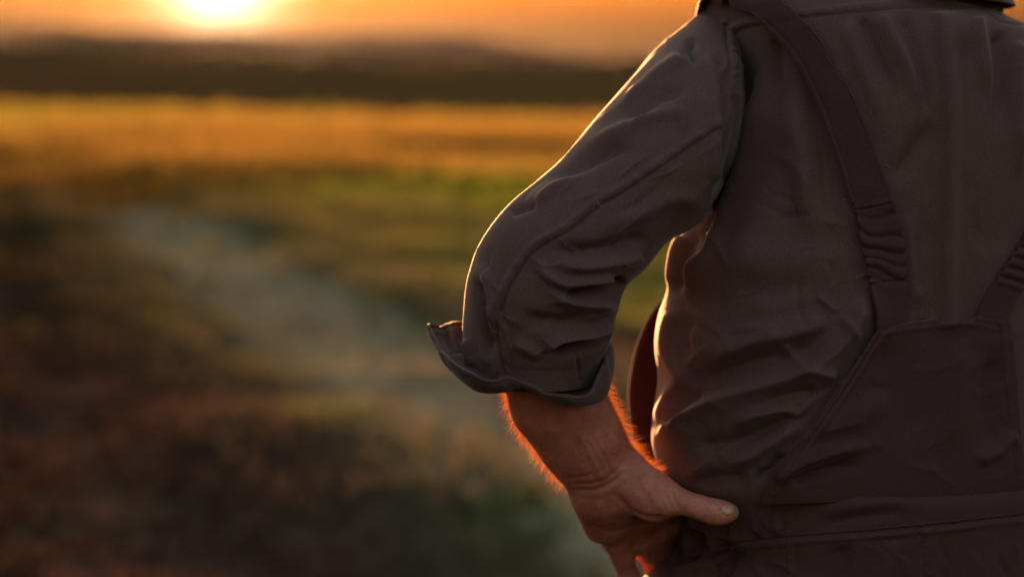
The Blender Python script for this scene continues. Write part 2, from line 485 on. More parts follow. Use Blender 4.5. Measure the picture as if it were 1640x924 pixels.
def seam(X, Y, pts, depth=0.0022, w=3.0, roll=0.0014, off=9.0):
    """stitched seam: a narrow groove with a padded ridge on its left side, slightly puckered"""
    line = smooth_line(pts, 40)
    full = np.zeros(X.shape)
    ins = (X > line[:, 0].min() - 40) & (X < line[:, 0].max() + 40) & (Y > line[:, 1].min() - 40) & (Y < line[:, 1].max() + 40)
    if not ins.any(): return full
    sd, tt = polyline_dist(X[ins], Y[ins], line)
    pk = 1 + 0.5 * vnoise(np.stack([tt * 46, 0 * tt, 0 * tt], -1), 8)
    w = w * 0.6; depth = depth * 0.8; roll = roll * 1.15
    full[ins] = -depth * np.exp(-(sd / w) ** 2) + roll * pk * np.exp(-((sd - off) / off * 1.6) ** 2)
    return full

def fl(*a, **k):
    return lambda X, Y: fold(X, Y, *a, **k)
def sm(*a, **k):
    return lambda X, Y: seam(X, Y, *a, **k)
def creases(seed, n, box, angle, spread, length=(25, 80), amp=0.0011, w=(2.5, 5.0), centre=None):
    """many small worn-in creases: short bent lines round a main direction (degrees), or fanning out from a point"""
    g = np.random.default_rng(seed)
    fs = []
    for _ in range(n):
        x, y = g.uniform(box[0], box[2]), g.uniform(box[1], box[3])
        a = math.radians(angle + g.normal(0, spread))
        if centre is not None: a = math.atan2(y - centre[1], x - centre[0]) + g.normal(0, math.radians(spread))
        l = g.uniform(*length); bend = g.normal(0, 0.22)
        pts = []
        for k in (-1, -0.33, 0.33, 1):
            pts.append((x + math.cos(a) * l * k / 2 - math.sin(a) * bend * l * (k * k - 0.5) / 2, y + math.sin(a) * l * k / 2 + math.cos(a) * bend * l * (k * k - 0.5) / 2))
        ww = g.uniform(*w)
        fs.append(fl(pts, amp * g.uniform(0.5, 1.3) * (1 if g.random() < 0.6 else -1), ww, ww * g.uniform(0.6, 2.2), taper=(0.4, 0.4), kind='sharp'))
    return fs
def displace(G, wrap, funcs, facing=True, wrinkle=0.0, wr_scale=(14, 14, 14), seed=0, fine=0.0):
    """push the grid along its normals by the folds drawn on the side that faces the photographer, plus random creases all round"""
    n = grid_normals(G, wrap)
    X, Y = project(G)
    view = CAM - G; view /= np.linalg.norm(view, axis=-1, keepdims=True)
    f = np.sum(n * view, -1)
    mask = sstep(-0.10, 0.25, f)
    d = np.zeros(X.shape)
    for fn in funcs:
        d = d + fn(X, Y)
    d = d * mask
    if wrinkle:
        B = to_body(G)
        s = np.array(wr_scale)
        w = fbm(B * s, 3, seed)
        rdg = 1 - np.abs(vnoise(B * s * 1.7 + 0.6 * w[..., None], seed + 3)) * 2
        d = d + wrinkle * (0.6 * w + 0.4 * rdg)
    if fine:
        d = d + fine * fbm(to_body(G) * 70, 2, seed + 9)
    return G + n * d[..., None]

def sheet(name, G, mat, parent, thick=0.003, wrap=False):
    """a cloth sheet with real thickness: outer grid, inner grid and closed edges"""
    n = grid_normals(G, wrap)
    r, c = G.shape[:2]
    I = G - n * thick
    V = np.concatenate([G.reshape(-1, 3), I.reshape(-1, 3)])
    F = grid_faces(r, c, wrap)
    fs = [F, F[:, ::-1] + r * c]
    def edge(idx):
        a, b = idx[:-1], idx[1:]
        return np.stack([b, a, a + r * c, b + r * c], -1)
    rows = [np.arange(c), (r - 1) * c + np.arange(c)[::-1]]
    if wrap:
        rows = [np.append(q, q[0]) for q in rows]
    for q in rows: fs.append(edge(q))
    if not wrap:
        fs.append(edge(np.arange(r)[::-1] * c)); fs.append(edge(np.arange(r) * c + c - 1))
    return mesh_obj(name, V, np.concatenate(fs), mat, parent)

person = bpy.data.objects.new('person', None)
COL.objects.link(person)
person.location = tuple(AX)
PINV = Matrix.Translation(Vector(tuple(AX))).inverted()
tag(person, 'person in dark work shirt and overalls seen from behind, left hand on hip', 'person')

# ------------------------------------------------------------------ shirt: torso
#        py   left  b(depth)  expo  tilt(right lower +)
TROWS = [(-14, 1262, 0.075, 2.0, 0.006), (-3, 1244, 0.080, 2.0, 0.010), (3, 1212, 0.088, 2.0, 0.014), (8, 1180, 0.094, 2.1, 0.016), (15, 1152, 0.100, 2.2, 0.018),
         (27, 1136, 0.108, 2.4, 0.018), (50, 1130, 0.116, 2.7, 0.016), (100, 1134, 0.125, 2.9, 0.012), (160, 1140, 0.131, 3.0, 0.010), (230, 1142, 0.134, 2.9, 0.006),
         (300, 1130, 0.135, 2.6, 0.002), (360, 1104, 0.134, 2.3, 0), (395, 1080, 0.135, 2.25, 0), (430, 1071, 0.135, 2.2, 0), (468, 1069, 0.135, 2.2, 0), (505, 1056, 0.136, 2.2, 0),
         (545, 1050, 0.137, 2.2, 0), (600, 1053, 0.139, 2.2, 0), (650, 1047, 0.140, 2.2, 0), (695, 1042, 0.141, 2.2, 0), (725, 1046, 0.141, 2.2, 0), (760, 1058, 0.138, 2.2, 0), (790, 1080, 0.130, 2.2, 0), (840, 1100, 0.120, 2.2, 0)]
def section(theta, a, b, e):
    c, s = np.cos(theta), np.sin(theta)
    return a * np.sign(c) * np.abs(c) ** (2 / e), b * np.sign(s) * np.abs(s) ** (2 / e)
def torso_grid(rows, nr, nc, d_contour=-0.045):
    k = crom(rows, nr)
    # more samples where the fold detail is: even in theta
    th = np.linspace(0, 2 * math.pi, nc, endpoint=False)
    G = np.zeros((nr, nc, 3))
    for i, (py, lx, b, e, tilt) in enumerate(k):
        pl = D(lx, py, d_contour)
        want = AX[0] - pl[0]
        a = want / math.cos(YAW)
        for _ in range(6):
            l, s = section(th, a, b, e)
            ext = -(l * LAT[0] + s * SAG[0]).min()
            a += (want - ext) / math.cos(YAW)
        l, s = section(th, a, b, e)
        q = np.stack([l, s, pl[2] + tilt * (l / a)], -1)
        G[i] = from_body(q)
    return G
ARMHOLE = [(1162, 45), (1166, 90), (1170, 130), (1177, 165), (1178, 190), (1174, 225), (1164, 280), (1150, 330)]
YOKE = [(1159, 62), (1193, 46), (1229, 40), (1294, 30), (1402, 17), (1490, 9), (1535, 14), (1575, 19), (1604, 36), (1660, 40)]
tf = [
    # hollow behind the arm, and the back's edge that stands out of it
    fl([(1206, 90), (1204, 180), (1190, 265), (1154, 345), (1112, 430)], -0.007, 12, 11, taper=(0.4, 0.1)),
    fl([(1226, 90), (1216, 190), (1198, 285), (1158, 355), (1122, 420), (1088, 490)], 0.010, 22, 11, taper=(0.25, 0.2)),
    fl([(1250, 110), (1240, 260), (1200, 400), (1160, 520)], 0.007, 38, taper=(0.3, 0.3)),
    # centre pleat, falling sharply on its right
    fl([(1494, 14), (1502, 60), (1511, 130), (1515, 210), (1513, 300), (1511, 420), (1511, 540)], 0.0085, 48, 7, taper=(0.05, 0.02), kind='sharp'),
    fl([(1545, 40), (1552, 200), (1550, 400), (1545, 560)], -0.005, 30, 30, taper=(0.1, 0.02)),
    fl([(1262, 130), (1285, 220), (1300, 330), (1310, 430)], 0.004, 16, 22, taper=(0.3, 0.4)),
    fl([(1285, 120), (1312, 230), (1330, 340)], -0.004, 14, taper=(0.3, 0.4)),
    fl([(1455, 330), (1462, 420), (1470, 500)], 0.003, 10, taper=(0.3, 0.2)),
    fl([(1472, 455), (1478, 490), (1476, 515)], 0.002, 4, taper=(0.3, 0.1)),
    # soft folds hanging from the yoke
    fl([(1405, 22), (1424, 60), (1450, 110), (1470, 170)], 0.0045, 12, 10, taper=(0.1, 0.5)),
    fl([(1382, 24), (1398, 70), (1425, 130), (1445, 190)], -0.004, 10, taper=(0.1, 0.5)),
    fl([(1350, 30), (1372, 90), (1402, 160), (1430, 260)], 0.003, 14, taper=(0.1, 0.5)),
    fl([(1452, 20), (1462, 60), (1478, 130), (1486, 240)], -0.004, 12, taper=(0.1, 0.5)),
    fl([(1560, 28), (1575, 90), (1590, 160)], 0.005, 12, taper=(0.1, 0.5)),
    fl([(1600, 45), (1606, 120), (1600, 230)], -0.006, 14, taper=(0.1, 0.4)),
    fl([(1630, 60), (1634, 160), (1628, 300)], 0.006, 14, taper=(0.1, 0.4)),
    fl([(1250, 60), (1246, 120), (1250, 200)], -0.004, 12, taper=(0.1, 0.5)),
    fl([(1425, 300), (1470, 240), (1500, 190)], -0.004, 16, taper=(0.3, 0.3)),
    # big diagonal folds from the flank up to the strap
    fl([(1044, 712), (1085, 680), (1140, 648), (1200, 622), (1262, 602), (1318, 575), (1362, 530), (1390, 465)], 0.010, 16, 26, taper=(0.14, 0.1), kind='sharp'),
    fl([(1090, 640), (1150, 604), (1225, 580), (1290, 566), (1340, 540)], -0.008, 20, taper=(0.3, 0.3)),
    fl([(1120, 585), (1180, 560), (1225, 545), (1256, 540), (1300, 525), (1350, 500)], 0.006, 20, 12, taper=(0.3, 0.3)),
    fl([(1254, 546), (1268, 568), (1294, 590), (1342, 603)], 0.006, 8, 12, taper=(0.15, 0.1), kind='sharp'),
    fl([(1340, 500), (1356, 520), (1372, 548)], 0.004, 5, 7, taper=(0.3, 0.3), kind='sharp'),
    fl([(1305, 470), (1330, 490), (1345, 505)], 0.003, 5, 7, taper=(0.3, 0.3), kind='sharp'),
    fl([(1170, 545), (1186, 528), (1210, 524), (1250, 526)], 0.003, 7, 10, taper=(0.3, 0.4)),
    # blousing above the waist
    fl([(1110, 700), (1150, 712), (1200, 700), (1250, 676), (1290, 655)], -0.007, 14, taper=(0.3, 0.2)),
    fl([(1150, 745), (1200, 730), (1250, 700), (1280, 668)], 0.007, 12, taper=(0.3, 0.2)),
    fl([(1170, 690), (1210, 668), (1258, 660), (1288, 670)], 0.006, 10, 7, taper=(0.3, 0.2)),
    fl([(1205, 770), (1235, 752), (1258, 725)], -0.006, 9, taper=(0.3, 0.2)),
    fl([(1105, 775), (1150, 768), (1200, 765)], -0.006, 12, taper=(0.3, 0.2)),
    fl([(1225, 645), (1262, 630), (1310, 625)], -0.005, 9, taper=(0.3, 0.2)),
    # the flank, rumpled where the sun rakes it
    fl([(1118, 366), (1102, 400), (1092, 445), (1088, 480)], -0.004, 9, 10, taper=(0.15, 0.3)),
    fl([(1096, 372), (1082, 402), (1076, 440), (1078, 470)], 0.0035, 8, 9, taper=(0.15, 0.3)),
    fl([(1090, 488), (1074, 520), (1070, 556), (1084, 588), (1112, 612)], 0.0042, 9, 14, taper=(0.2, 0.2)),
    fl([(1104, 500), (1092, 540), (1104, 580)], -0.004, 11, taper=(0.3, 0.3)),
    fl([(1114, 610), (1092, 616), (1070, 640), (1056, 684)], 0.0036, 9, 14, taper=(0.15, 0.25)),
    fl([(1130, 628), (1100, 646), (1076, 684)], -0.005, 10, taper=(0.3, 0.2)),
    fl([(1062, 566), (1056, 610), (1052, 650)], -0.0015, 12, taper=(0.3, 0.3)),
    fl([(1150, 430), (1200, 460), (1260, 470), (1330, 460)], -0.003, 26, taper=(0.3, 0.3)),
    fl([(1190, 500), (1250, 486), (1320, 470)], 0.003, 18, taper=(0.3, 0.3)),
    sm(YOKE, 0.0028, 3.2, 0.0016, 8), sm(ARMHOLE, 0.0032, 3.5, 0.0016, -8),
]
tf += creases(101, 22, (1090, 520, 1400, 760), -28, 18, (60, 150), 0.0013, (3, 7)) + creases(102, 26, (1230, 60, 1640, 480), 82, 16, (60, 170), 0.0013, (4, 9)) \
    + creases(103, 14, (1180, 300, 1400, 520), 12, 30, (40, 110), 0.0011) + creases(104, 16, (1070, 380, 1170, 760), 62, 22, (50, 130), 0.0013, (4, 8))
T0 = torso_grid(TROWS, 420, 560)
assert np.mean(np.sum(grid_normals(T0, True) * (T0 - T0.mean(1, keepdims=True)), -1)) > 0
T1 = displace(T0, True, tf, wrinkle=0.0026, wr_scale=(7, 7, 5), seed=11)
shirt = sheet('shirt', T1, SHIRT, person, 0.002, wrap=True)
tag(shirt, 'dark grey brown long-sleeved work shirt')
bvh = BVHTree.FromPolygons([tuple(v) for v in T1.reshape(-1, 3)], grid_faces(420, 560, True).tolist())

# ------------------------------------------------------------------ shirt: sleeves
SROWS = [(1215, 24, 1225, 280, 0.000, 0.020), (1160, 10, 1192, 296, -0.016, 0.054), (1118, 34, 1170, 316, -0.044, 0.068), (1060, 84, 1146, 328, -0.086, 0.071), (975, 165, 1112, 362, -0.120, 0.073),
         (895, 258, 1068, 386, -0.142, 0.070), (826, 318, 1034, 428, -0.156, 0.068), (776, 374, 1004, 456, -0.164, 0.068), (747, 440, 989, 492, -0.165, 0.068),
         (740, 500, 980, 536, -0.160, 0.066), (742, 562, 968, 572, -0.156, 0.062), (758, 612, 952, 614, -0.156, 0.058)]
def sleeve_grid(nr, nc):
    k = crom(SROWS, nr)
    O = D(k[:, 0], k[:, 1], k[:, 4]); I = D(k[:, 2], k[:, 3], k[:, 4])
    C = (O + I) / 2
    e1 = (O - I) / 2
    T = np.gradient(C, axis=0); T /= np.linalg.norm(T, axis=1, keepdims=True)
    e2 = np.cross(T, e1); e2 /= np.linalg.norm(e2, axis=1, keepdims=True)
    e2 *= np.where(e2[:, 1:2] > 0, -1, 1)            # towards the photographer
    th = np.linspace(0, 2 * math.pi, nc, endpoint=False)
    G = C[:, None] + e1[:, None] * np.cos(th)[None, :, None] + (e2 * k[:, 5:6])[:, None] * np.sin(th)[None, :, None]
    return G
SEAM = [(1142, 212), (1095, 243), (1042, 280), (1001, 307), (960, 331), (914, 368), (857, 403), (828, 440), (807, 482), (797, 519), (799, 560), (808, 600)]
sf = [
    sm(SEAM, 0.0032, 3.2, 0.0022, -9), sm(ARMHOLE, 0.0032, 3.5, 0.0018, 8),
    # the cap of the sleeve, gathered behind the shoulder
    fl([(1122, 70), (1140, 120), (1146, 190), (1144, 245), (1148, 300)], 0.004, 9, 12, taper=(0.2, 0.1)),
    fl([(1160, 110), (1163, 180), (1162, 250), (1156, 300)], -0.004, 8, 9, taper=(0.2, 0.1)),
    fl([(1110, 60), (1105, 82), (1118, 110)], -0.004, 7, taper=(0.2, 0.4)),
    # long soft folds down the upper arm
    fl([(984, 178), (1030, 140), (1080, 105), (1120, 92)], 0.004, 12, 9, taper=(0.3, 0.3)),
    fl([(1000, 200), (1050, 158), (1110, 140)], -0.004, 12, taper=(0.3, 0.3)),
    fl([(930, 245), (985, 215), (1050, 190), (1120, 175)], 0.0035, 12, taper=(0.3, 0.3)),
    fl([(880, 300), (940, 260), (1020, 225)], -0.003, 12, taper=(0.3, 0.3)),
    fl([(850, 330), (890, 300), (935, 275)], 0.003, 8, taper=(0.3, 0.3)),
    fl([(815, 345), (840, 332), (870, 330)], -0.003, 7, taper=(0.2, 0.4)),
    fl([(1140, 330), (1080, 318), (1020, 345), (950, 370)], 0.003, 14, taper=(0.2, 0.4)),
    # crook of the elbow
    fl([(905, 474), (922, 468), (950, 464), (975, 460), (1004, 449)], -0.009, 8, 7, taper=(0.12, 0.1)),
    fl([(856, 420), (880, 444), (905, 456), (940, 454), (985, 446)], 0.006, 10, 9, taper=(0.3, 0.1)),
    fl([(875, 458), (898, 478), (930, 486), (962, 488), (990, 497)], 0.0055, 9, 8, taper=(0.3, 0.25)),
    fl([(868, 392), (920, 402), (985, 396), (1045, 376)], -0.005, 13, taper=(0.3, 0.2)),
    fl([(880, 422), (930, 428), (980, 420), (1030, 405)], 0.005, 11, taper=(0.3, 0.1)),
    fl([(876, 566), (884, 550), (905, 541), (943, 535), (966, 526), (984, 503)], 0.007, 7, 9, taper=(0.15, 0.3), kind='sharp'),
    fl([(884, 572), (905, 556), (945, 550), (972, 540)], -0.011, 9, taper=(0.2, 0)),
    fl([(830, 500), (860, 512), (900, 516), (950, 506)], -0.004, 12, taper=(0.3, 0.3)),
    fl([(818, 545), (850, 560), (872, 575)], 0.004, 9, taper=(0.3, 0.3)),
    # over the elbow
    fl([(750, 452), (766, 462), (774, 500), (780, 540), (786, 575)], -0.006, 9, 7, taper=(0.2, 0.2)),
    fl([(758, 420), (778, 440), (788, 490), (790, 540)], 0.004, 8, taper=(0.3, 0.3)),
    fl([(745, 540), (755, 590)], 0.003, 6, taper=(0.2, 0.2)),
    fl([(918, 546), (924, 575), (931, 610)], -0.0014, 3, taper=(0.1, 0)),
]
sf += creases(111, 20, (850, 380, 1010, 590), 0, 22, (30, 90), 0.0014, (2.5, 5), centre=(1040, 500)) + creases(112, 30, (830, 120, 1140, 360), -38, 16, (40, 120), 0.0012, (3, 7)) \
    + creases(113, 16, (745, 420, 830, 600), 75, 20, (30, 80), 0.0012) + creases(114, 16, (1080, 60, 1200, 320), 80, 25, (30, 80), 0.0013)
S0 = sleeve_grid(440, 400)[:, ::-1]
_sn = grid_normals(S0, True)
if np.mean(np.sum(_sn * (S0 - S0.mean(1, keepdims=True)), -1)) < 0: S0 = S0[:, ::-1]
# the sleeve's head is set in under the back of the shirt: past the armhole it dives to meet it in a crease
_x, _y = project(S0)
_sd, _ = polyline_dist(_x, _y, smooth_line([(1222, -20), (1214, 60), (1209, 130), (1205, 190), (1190, 262), (1166, 318), (1140, 362)]))
S0 = S0 + np.array([0, 1.0, 0]) * (0.085 * sstep(-38, 16, _sd) * (_y < 345) * (_x > 1140))[..., None]
S1 = displace(S0, True, sf, wrinkle=0.0020, wr_scale=(10, 10, 9), seed=23)
sl = sheet('sleeve', S1, SHIRT, shirt, 0.002, wrap=True)
sl2 = sheet('sleeve', mirror(S1)[:, ::-1], SHIRT, shirt, 0.002, wrap=True)

# turned-back cuff: a flared band from the fold at the sleeve's end up to its free edge
CF = [  # angle order: left, front-left ... right ... behind;  fold line px,py,d   free edge px,py,d
    (716, 574, -0.165, 693, 526, -0.170), (726, 598, -0.195, 704, 562, -0.205), (764, 627, -0.222, 738, 588, -0.232), (806, 629, -0.226, 792, 606, -0.236), (838, 622, -0.224, 836, 611, -0.232),
    (880, 640, -0.222, 884, 630, -0.230), (928, 651, -0.210, 930, 630, -0.214), (966, 640, -0.190, 958, 592, -0.192), (979, 612, -0.160, 978, 556, -0.158), (968, 596, -0.120, 968, 538, -0.112),
    (910, 590, -0.092, 914, 545, -0.082), (830, 580, -0.086, 826, 534, -0.078), (760, 572, -0.104, 744, 518, -0.100), (728, 570, -0.135, 716, 518, -0.138)]
def closed(keys, n):
    k = np.asarray(keys, float)
    m = len(k)
    return crom(np.concatenate([k[-2:], k, k[:3]]), (m + 4) * 24 + 1)[48:48 + m * 24]
ck = closed(CF, 0)
A_ = D(ck[:, 0], ck[:, 1], ck[:, 2]); B_ = D(ck[:, 3], ck[:, 4], ck[:, 5])
cc_ = A_.mean(0)
nr = 26
v = np.linspace(0, 1, nr)
CG = A_[None] * (1 - v)[:, None, None] + B_[None] * v[:, None, None]
outw = CG - cc_; outw -= (outw @ ZUP)[..., None] * ZUP; outw /= np.linalg.norm(outw, axis=-1, keepdims=True)
CG = CG + outw * (0.0035 * np.sin(v * math.pi))[:, None, None]
ang = np.linspace(0, 1, CG.shape[1], endpoint=False)
wav = vnoise(np.stack([np.cos(ang * 6.283) * 3.2, np.sin(ang * 6.283) * 3.2, 0 * ang], -1), 77) + 0.25 * vnoise(np.stack([np.cos(ang * 6.283) * 7, np.sin(ang * 6.283) * 7, 0 * ang], -1), 78)
CG = CG + outw * (wav[None, :] * 0.0035 * v[:, None])[..., None] + ZUP * (wav[None, ::-1] * 0.003 * v[:, None])[..., None]
CG = CG + outw * (0.0016 * sstep(0.80, 0.84, v))[:, None, None]      # hem of the free edge
def cuff_grid(G):
    # roll the fold line inwards so that the band turns back up inside it
    inn = G[0] - outw[0] * 0.005
    up = inn + ZUP * 0.010 - outw[0] * 0.030
    r = np.linspace(0, 1, 8)[:, None, None]
    lead = up[None] * (1 - r) + inn[None] * r
    lead = lead - ZUP * (0.004 * np.sin(np.linspace(0, 1, 8) * math.pi))[:, None, None]
    return np.concatenate([lead, G])
CG = cuff_grid(CG)
nn = grid_normals(CG, True)
if np.mean(np.sum(nn[20] * outw[10], -1)) < 0: CGo = CG[:, ::-1]
else: CGo = CG
cu = sheet('cuff', CGo, SHIRT, shirt, 0.0028, wrap=True)
cu2 = sheet('cuff', mirror(CGo)[:, ::-1], SHIRT, shirt, 0.0028, wrap=True)
tag(cu, 'sleeve cuff rolled back below the elbow with a rumpled flaring edge')

# collar: a stand round the neck with the leaf turned down over it
crow = [(-5, 1247, 0.086, 2.0, 0.010), (-30, 1258, 0.082, 2.0, 0.006), (-62, 1268, 0.080, 2.0, 0.004), (-74, 1266, 0.084, 2.0, 0.004), (-66, 1256, 0.090, 2.0, 0.004), (-36, 1240, 0.096, 2.0, 0.006), (-12, 1228, 0.104, 2.0, 0.008)]
KG = torso_grid(crow, 60, 160)
KG = displace(KG, True, [], wrinkle=0.002, wr_scale=(12, 12, 12), seed=31)
sheet('collar', KG, SHIRT, shirt, 0.003, wrap=True)
# ------------------------------------------------------------------ overalls: trousers
def tr_row(z, a, b, e=2.3):
    return (z, a, b, e)
WROWS = [(752, 1104, 0.158, 2.3, 0.0), (772, 1096, 0.161, 2.3, -0.002), (815, 1092, 0.160, 2.3, -0.004), (862, 1096, 0.160, 2.3, -0.004), (884, 1090, 0.160, 2.3, -0.003), (905, 1078, 0.158, 2.3, 0), (930, 1044, 0.160, 2.3, 0),
         (970, 1018, 0.162, 2.35, 0), (1030, 1006, 0.163, 2.4, 0), (1110, 1006, 0.158, 2.45, 0), (1190, 1012, 0.150, 2.5, 0)]
gath = []
for k, (x0, y0, x1, y1, a) in enumerate([(1108, 822, 1118, 900, .006), (1132, 815, 1126, 905, -.006), (1150, 830, 1150, 890, .005), (1168, 838, 1158, 900, -.006), (1190, 798, 1184, 880, .006),
                                       (1203, 796, 1202, 866, -.006), (1217, 795, 1218, 862, .005), (1232, 794, 1233, 862, -.004), (1245, 795, 1247, 862, .003)]):
    gath.append(fl([(x0, y0), ((x0 + x1) / 2 - 3, (y0 + y1) / 2), (x1, y1)], a * 1.25, 6, taper=(0.1, 0.25)))
wf = gath + [
    sm([(1222, 789), (1262, 795), (1400, 781), (1520, 770), (1660, 756)], 0.0030, 3.0, 0.0016, -8),
    sm([(1110, 884), (1170, 872), (1256, 861), (1400, 850), (1520, 838), (1660, 823)], 0.0030, 3.0, 0.0014, -8),
    sm([(1254, 796), (1258, 861), (1262, 940)], 0.0022, 2.6, 0.0010, 7),
    sm([(1470, 846), (1476, 880), (1480, 940)], 0.0022, 2.6, 0.0010, 7),
    fl([(1290, 815), (1400, 806), (1500, 800)], 0.0025, 14, taper=(0.3, 0.3)),
    fl([(1300, 845), (1380, 826), (1460, 818)], -0.002, 10, taper=(0.3, 0.3)),
    fl([(1160, 900), (1120, 915), (1080, 930)], 0.006, 10, taper=(0.2, 0.1)),
    fl([(1200, 880), (1160, 910), (1120, 950)], -0.005, 12, taper=(0.2, 0.1)),
    fl([(1430, 860), (1424, 900), (1405, 950)], 0.004, 12, taper=(0.2, 0.1)),
    fl([(1345, 870), (1350, 910), (1340, 950)], -0.003, 16, taper=(0.2, 0.1)),
]
wf += creases(121, 24, (1100, 880, 1640, 960), 60, 30, (30, 90), 0.0014)
Wg = torso_grid(WROWS, 260, 460)
_x, _y = project(Wg)
Wg[..., 2] -= 0.036 * (1 - sstep(1120, 1235, _x)) * (1 - sstep(0.1, 0.45, np.linspace(0, 1, 260)))[:, None]      # pushed down under the hand
Wg = displace(Wg, True, wf, wrinkle=0.003, wr_scale=(8, 8, 6), seed=41)
# legs as tubes from the seat to the hems
def leg_grid(side, nr=150, nc=120):
    z = np.linspace(Wg[-1, :, 2].mean() + 0.10, 0.055, nr)
    zz = [0.05, 0.12, 0.30, 0.50, 0.68, 0.86, 1.0]
    ra = np.interp(z, zz, [0.100, 0.092, 0.090, 0.094, 0.108, 0.116, 0.112]); rb = np.interp(z, zz, [0.108, 0.100, 0.098, 0.105, 0.122, 0.140, 0.135])
    cl_ = side * np.interp(z, zz, [0.150, 0.148, 0.140, 0.128, 0.118, 0.112, 0.108]); cs = np.interp(z, zz, [-0.02, -0.02, -0.01, 0.01, 0.0, 0.0, 0.0])
    th = np.linspace(0, 2 * math.pi, nc, endpoint=False)
    q = np.stack([cl_[:, None] + ra[:, None] * np.cos(th), cs[:, None] + rb[:, None] * np.sin(th), z[:, None] + 0 * th], -1)
    G = from_body(q)
    return displace(G, True, [], wrinkle=0.006, wr_scale=(7, 7, 13), seed=51 + side)
def closed_sheet(G, thick):
    n = grid_normals(G, True)
    r, c = G.shape[:2]
    V = np.concatenate([G.reshape(-1, 3), (G - n * thick).reshape(-1, 3)])
    F = grid_faces(r, c, True)
    fs = [F, F[:, ::-1] + r * c]
    for q in (np.arange(c), (r - 1) * c + np.arange(c)[::-1]):
        q = np.append(q, q[0]); a, b = q[:-1], q[1:]
        fs.append(np.stack([b, a, a + r * c, b + r * c], -1))
    return V, np.concatenate(fs)
Vs, Fs, off = [], [], 0
for G in (Wg, leg_grid(1), leg_grid(-1)):
    V_, F_ = closed_sheet(G, 0.003)
    Vs.append(V_); Fs.append(F_ + off); off += len(V_)
# the seat closes between the legs
cap = Wg[-1]; ctr = cap.mean(0) - ZUP * 0.05
rr = np.linspace(1, 0.02, 14)[:, None, None]
capg = ctr + (cap[None] - ctr) * rr
Vs.append(capg.reshape(-1, 3)); Fs.append(grid_faces(14, cap.shape[0], True) + off)
overalls = mesh_obj('overalls', np.concatenate(Vs), np.concatenate(Fs), OVER, person)
tag(overalls, 'dark maroon brown work overalls')

# ------------------------------------------------------------------ overalls: back panel and straps laid on the shirt
def cast(px, py):
    px, py = np.asarray(px, float), np.asarray(py, float)
    d = ray(px, py)
    out = np.zeros(px.shape + (3,))
    for idx in np.ndindex(px.shape):
        h = bvh.ray_cast(Vector(tuple(CAM)), Vector(tuple(d[idx])).normalized(), 6.0)
        out[idx] = h[0] if h[0] is not None else (np.nan,) * 3
    if np.isnan(out).any():
        for c in range(3):
            a = out[..., c]
            for i in range(a.shape[0]):
                m = np.isnan(a[i])
                if m.any() and not m.all():
                    a[i][m] = np.interp(np.flatnonzero(m), np.flatnonzero(~m), a[i][~m])
    return out
def relax(G, it, sag=0.0):
    """stiff cloth bridges small hollows: only moves outwards to its neighbours' average depth"""
    for _ in range(it):
        A = G.copy()
        A[1:-1] = (G[:-2] + 2 * G[1:-1] + G[2:]) / 4
        B = A.copy()
        B[:, 1:-1] = (A[:, :-2] + 2 * A[:, 1:-1] + A[:, 2:]) / 4
        for e in (0, -1):
            B[e] = G[e]; B[e, 1:-1] = (G[e, :-2] + 2 * G[e, 1:-1] + G[e, 2:]) / 4
            B[:, e] = G[:, e]; B[1:-1, e] = (G[:-2, e] + 2 * G[1:-1, e] + G[2:, e]) / 4
        for c in ((0, 0), (0, -1), (-1, 0), (-1, -1)): B[c] = G[c]
        G = B
    return G
def facing_cam(G):
    n = grid_normals(G, False)
    if np.mean(np.sum(n * (CAM - G), -1)) < 0:
        return G[:, ::-1]
    return G
PL = crom([(1398, 522), (1372, 562), (1340, 612), (1306, 660), (1270, 712), (1244, 750), (1226, 784), (1220, 800)], 90)
PR = crom([(1610, 516), (1614, 560), (1619, 620), (1624, 680), (1629, 725), (1633, 760), (1635, 775), (1636, 788)], 90)
u = np.linspace(0, 1, 120)
pxg = PL[:, :1] * (1 - u) + PR[:, :1] * u
topc = np.interp(u, [0, 0.04, 0.25, 0.7, 0.95, 1], [4, 0, -3, -10, -6, 0])
pyg = PL[:, 1:] * (1 - u) + PR[:, 1:] * u + topc[None] * (1 - np.linspace(0, 1, 90)[:, None]) ** 3
BP = cast(pxg, pyg)
BP = relax(BP, 60)
BP = facing_cam(BP)
BP = BP + grid_normals(BP, False) * 0.0090
hem = np.array([(1408, 527), (1450, 519), (1550, 510), (1602, 521)])
bf = [
    fl([(1240, 772), (1290, 742), (1345, 722), (1420, 712)], 0.006, 12, 9, taper=(0.1, 0.5)),
    fl([(1262, 772), (1320, 752), (1400, 742)], -0.004, 10, taper=(0.1, 0.5)),
    fl([(1300, 700), (1360, 668), (1440, 640)], 0.003, 22, taper=(0.2, 0.4)),
    fl([(1420, 540), (1440, 620), (1470, 720)], -0.0025, 30, taper=(0.2, 0.3)),
    fl([(1525, 530), (1530, 640), (1510, 740)], 0.004, 26, taper=(0.2, 0.3)),
    fl([(1590, 560), (1588, 660), (1600, 745)], -0.004, 20, taper=(0.2, 0.3)),
    fl([(1560, 740), (1600, 720), (1628, 690)], 0.004, 10, taper=(0.2, 0.2)),
    sm([(1412, 529), (1450, 522), (1550, 513), (1600, 523)], 0.0022, 2.4, 0.0012, -6),
    sm([(1412, 529), (1384, 574), (1352, 624), (1318, 672), (1282, 724), (1240, 786)], 0.0022, 2.4, 0.0012, 6),
    sm([(1601, 524), (1610, 620), (1620, 690), (1626, 760)], 0.0020, 2.4, 0.0010, 6),
]
bf += creases(122, 26, (1240, 540, 1630, 770), -20, 35, (40, 130), 0.0011, (3, 8))
BP = displace(BP, False, bf, wrinkle=0.0022, wr_scale=(9, 9, 7), seed=61)
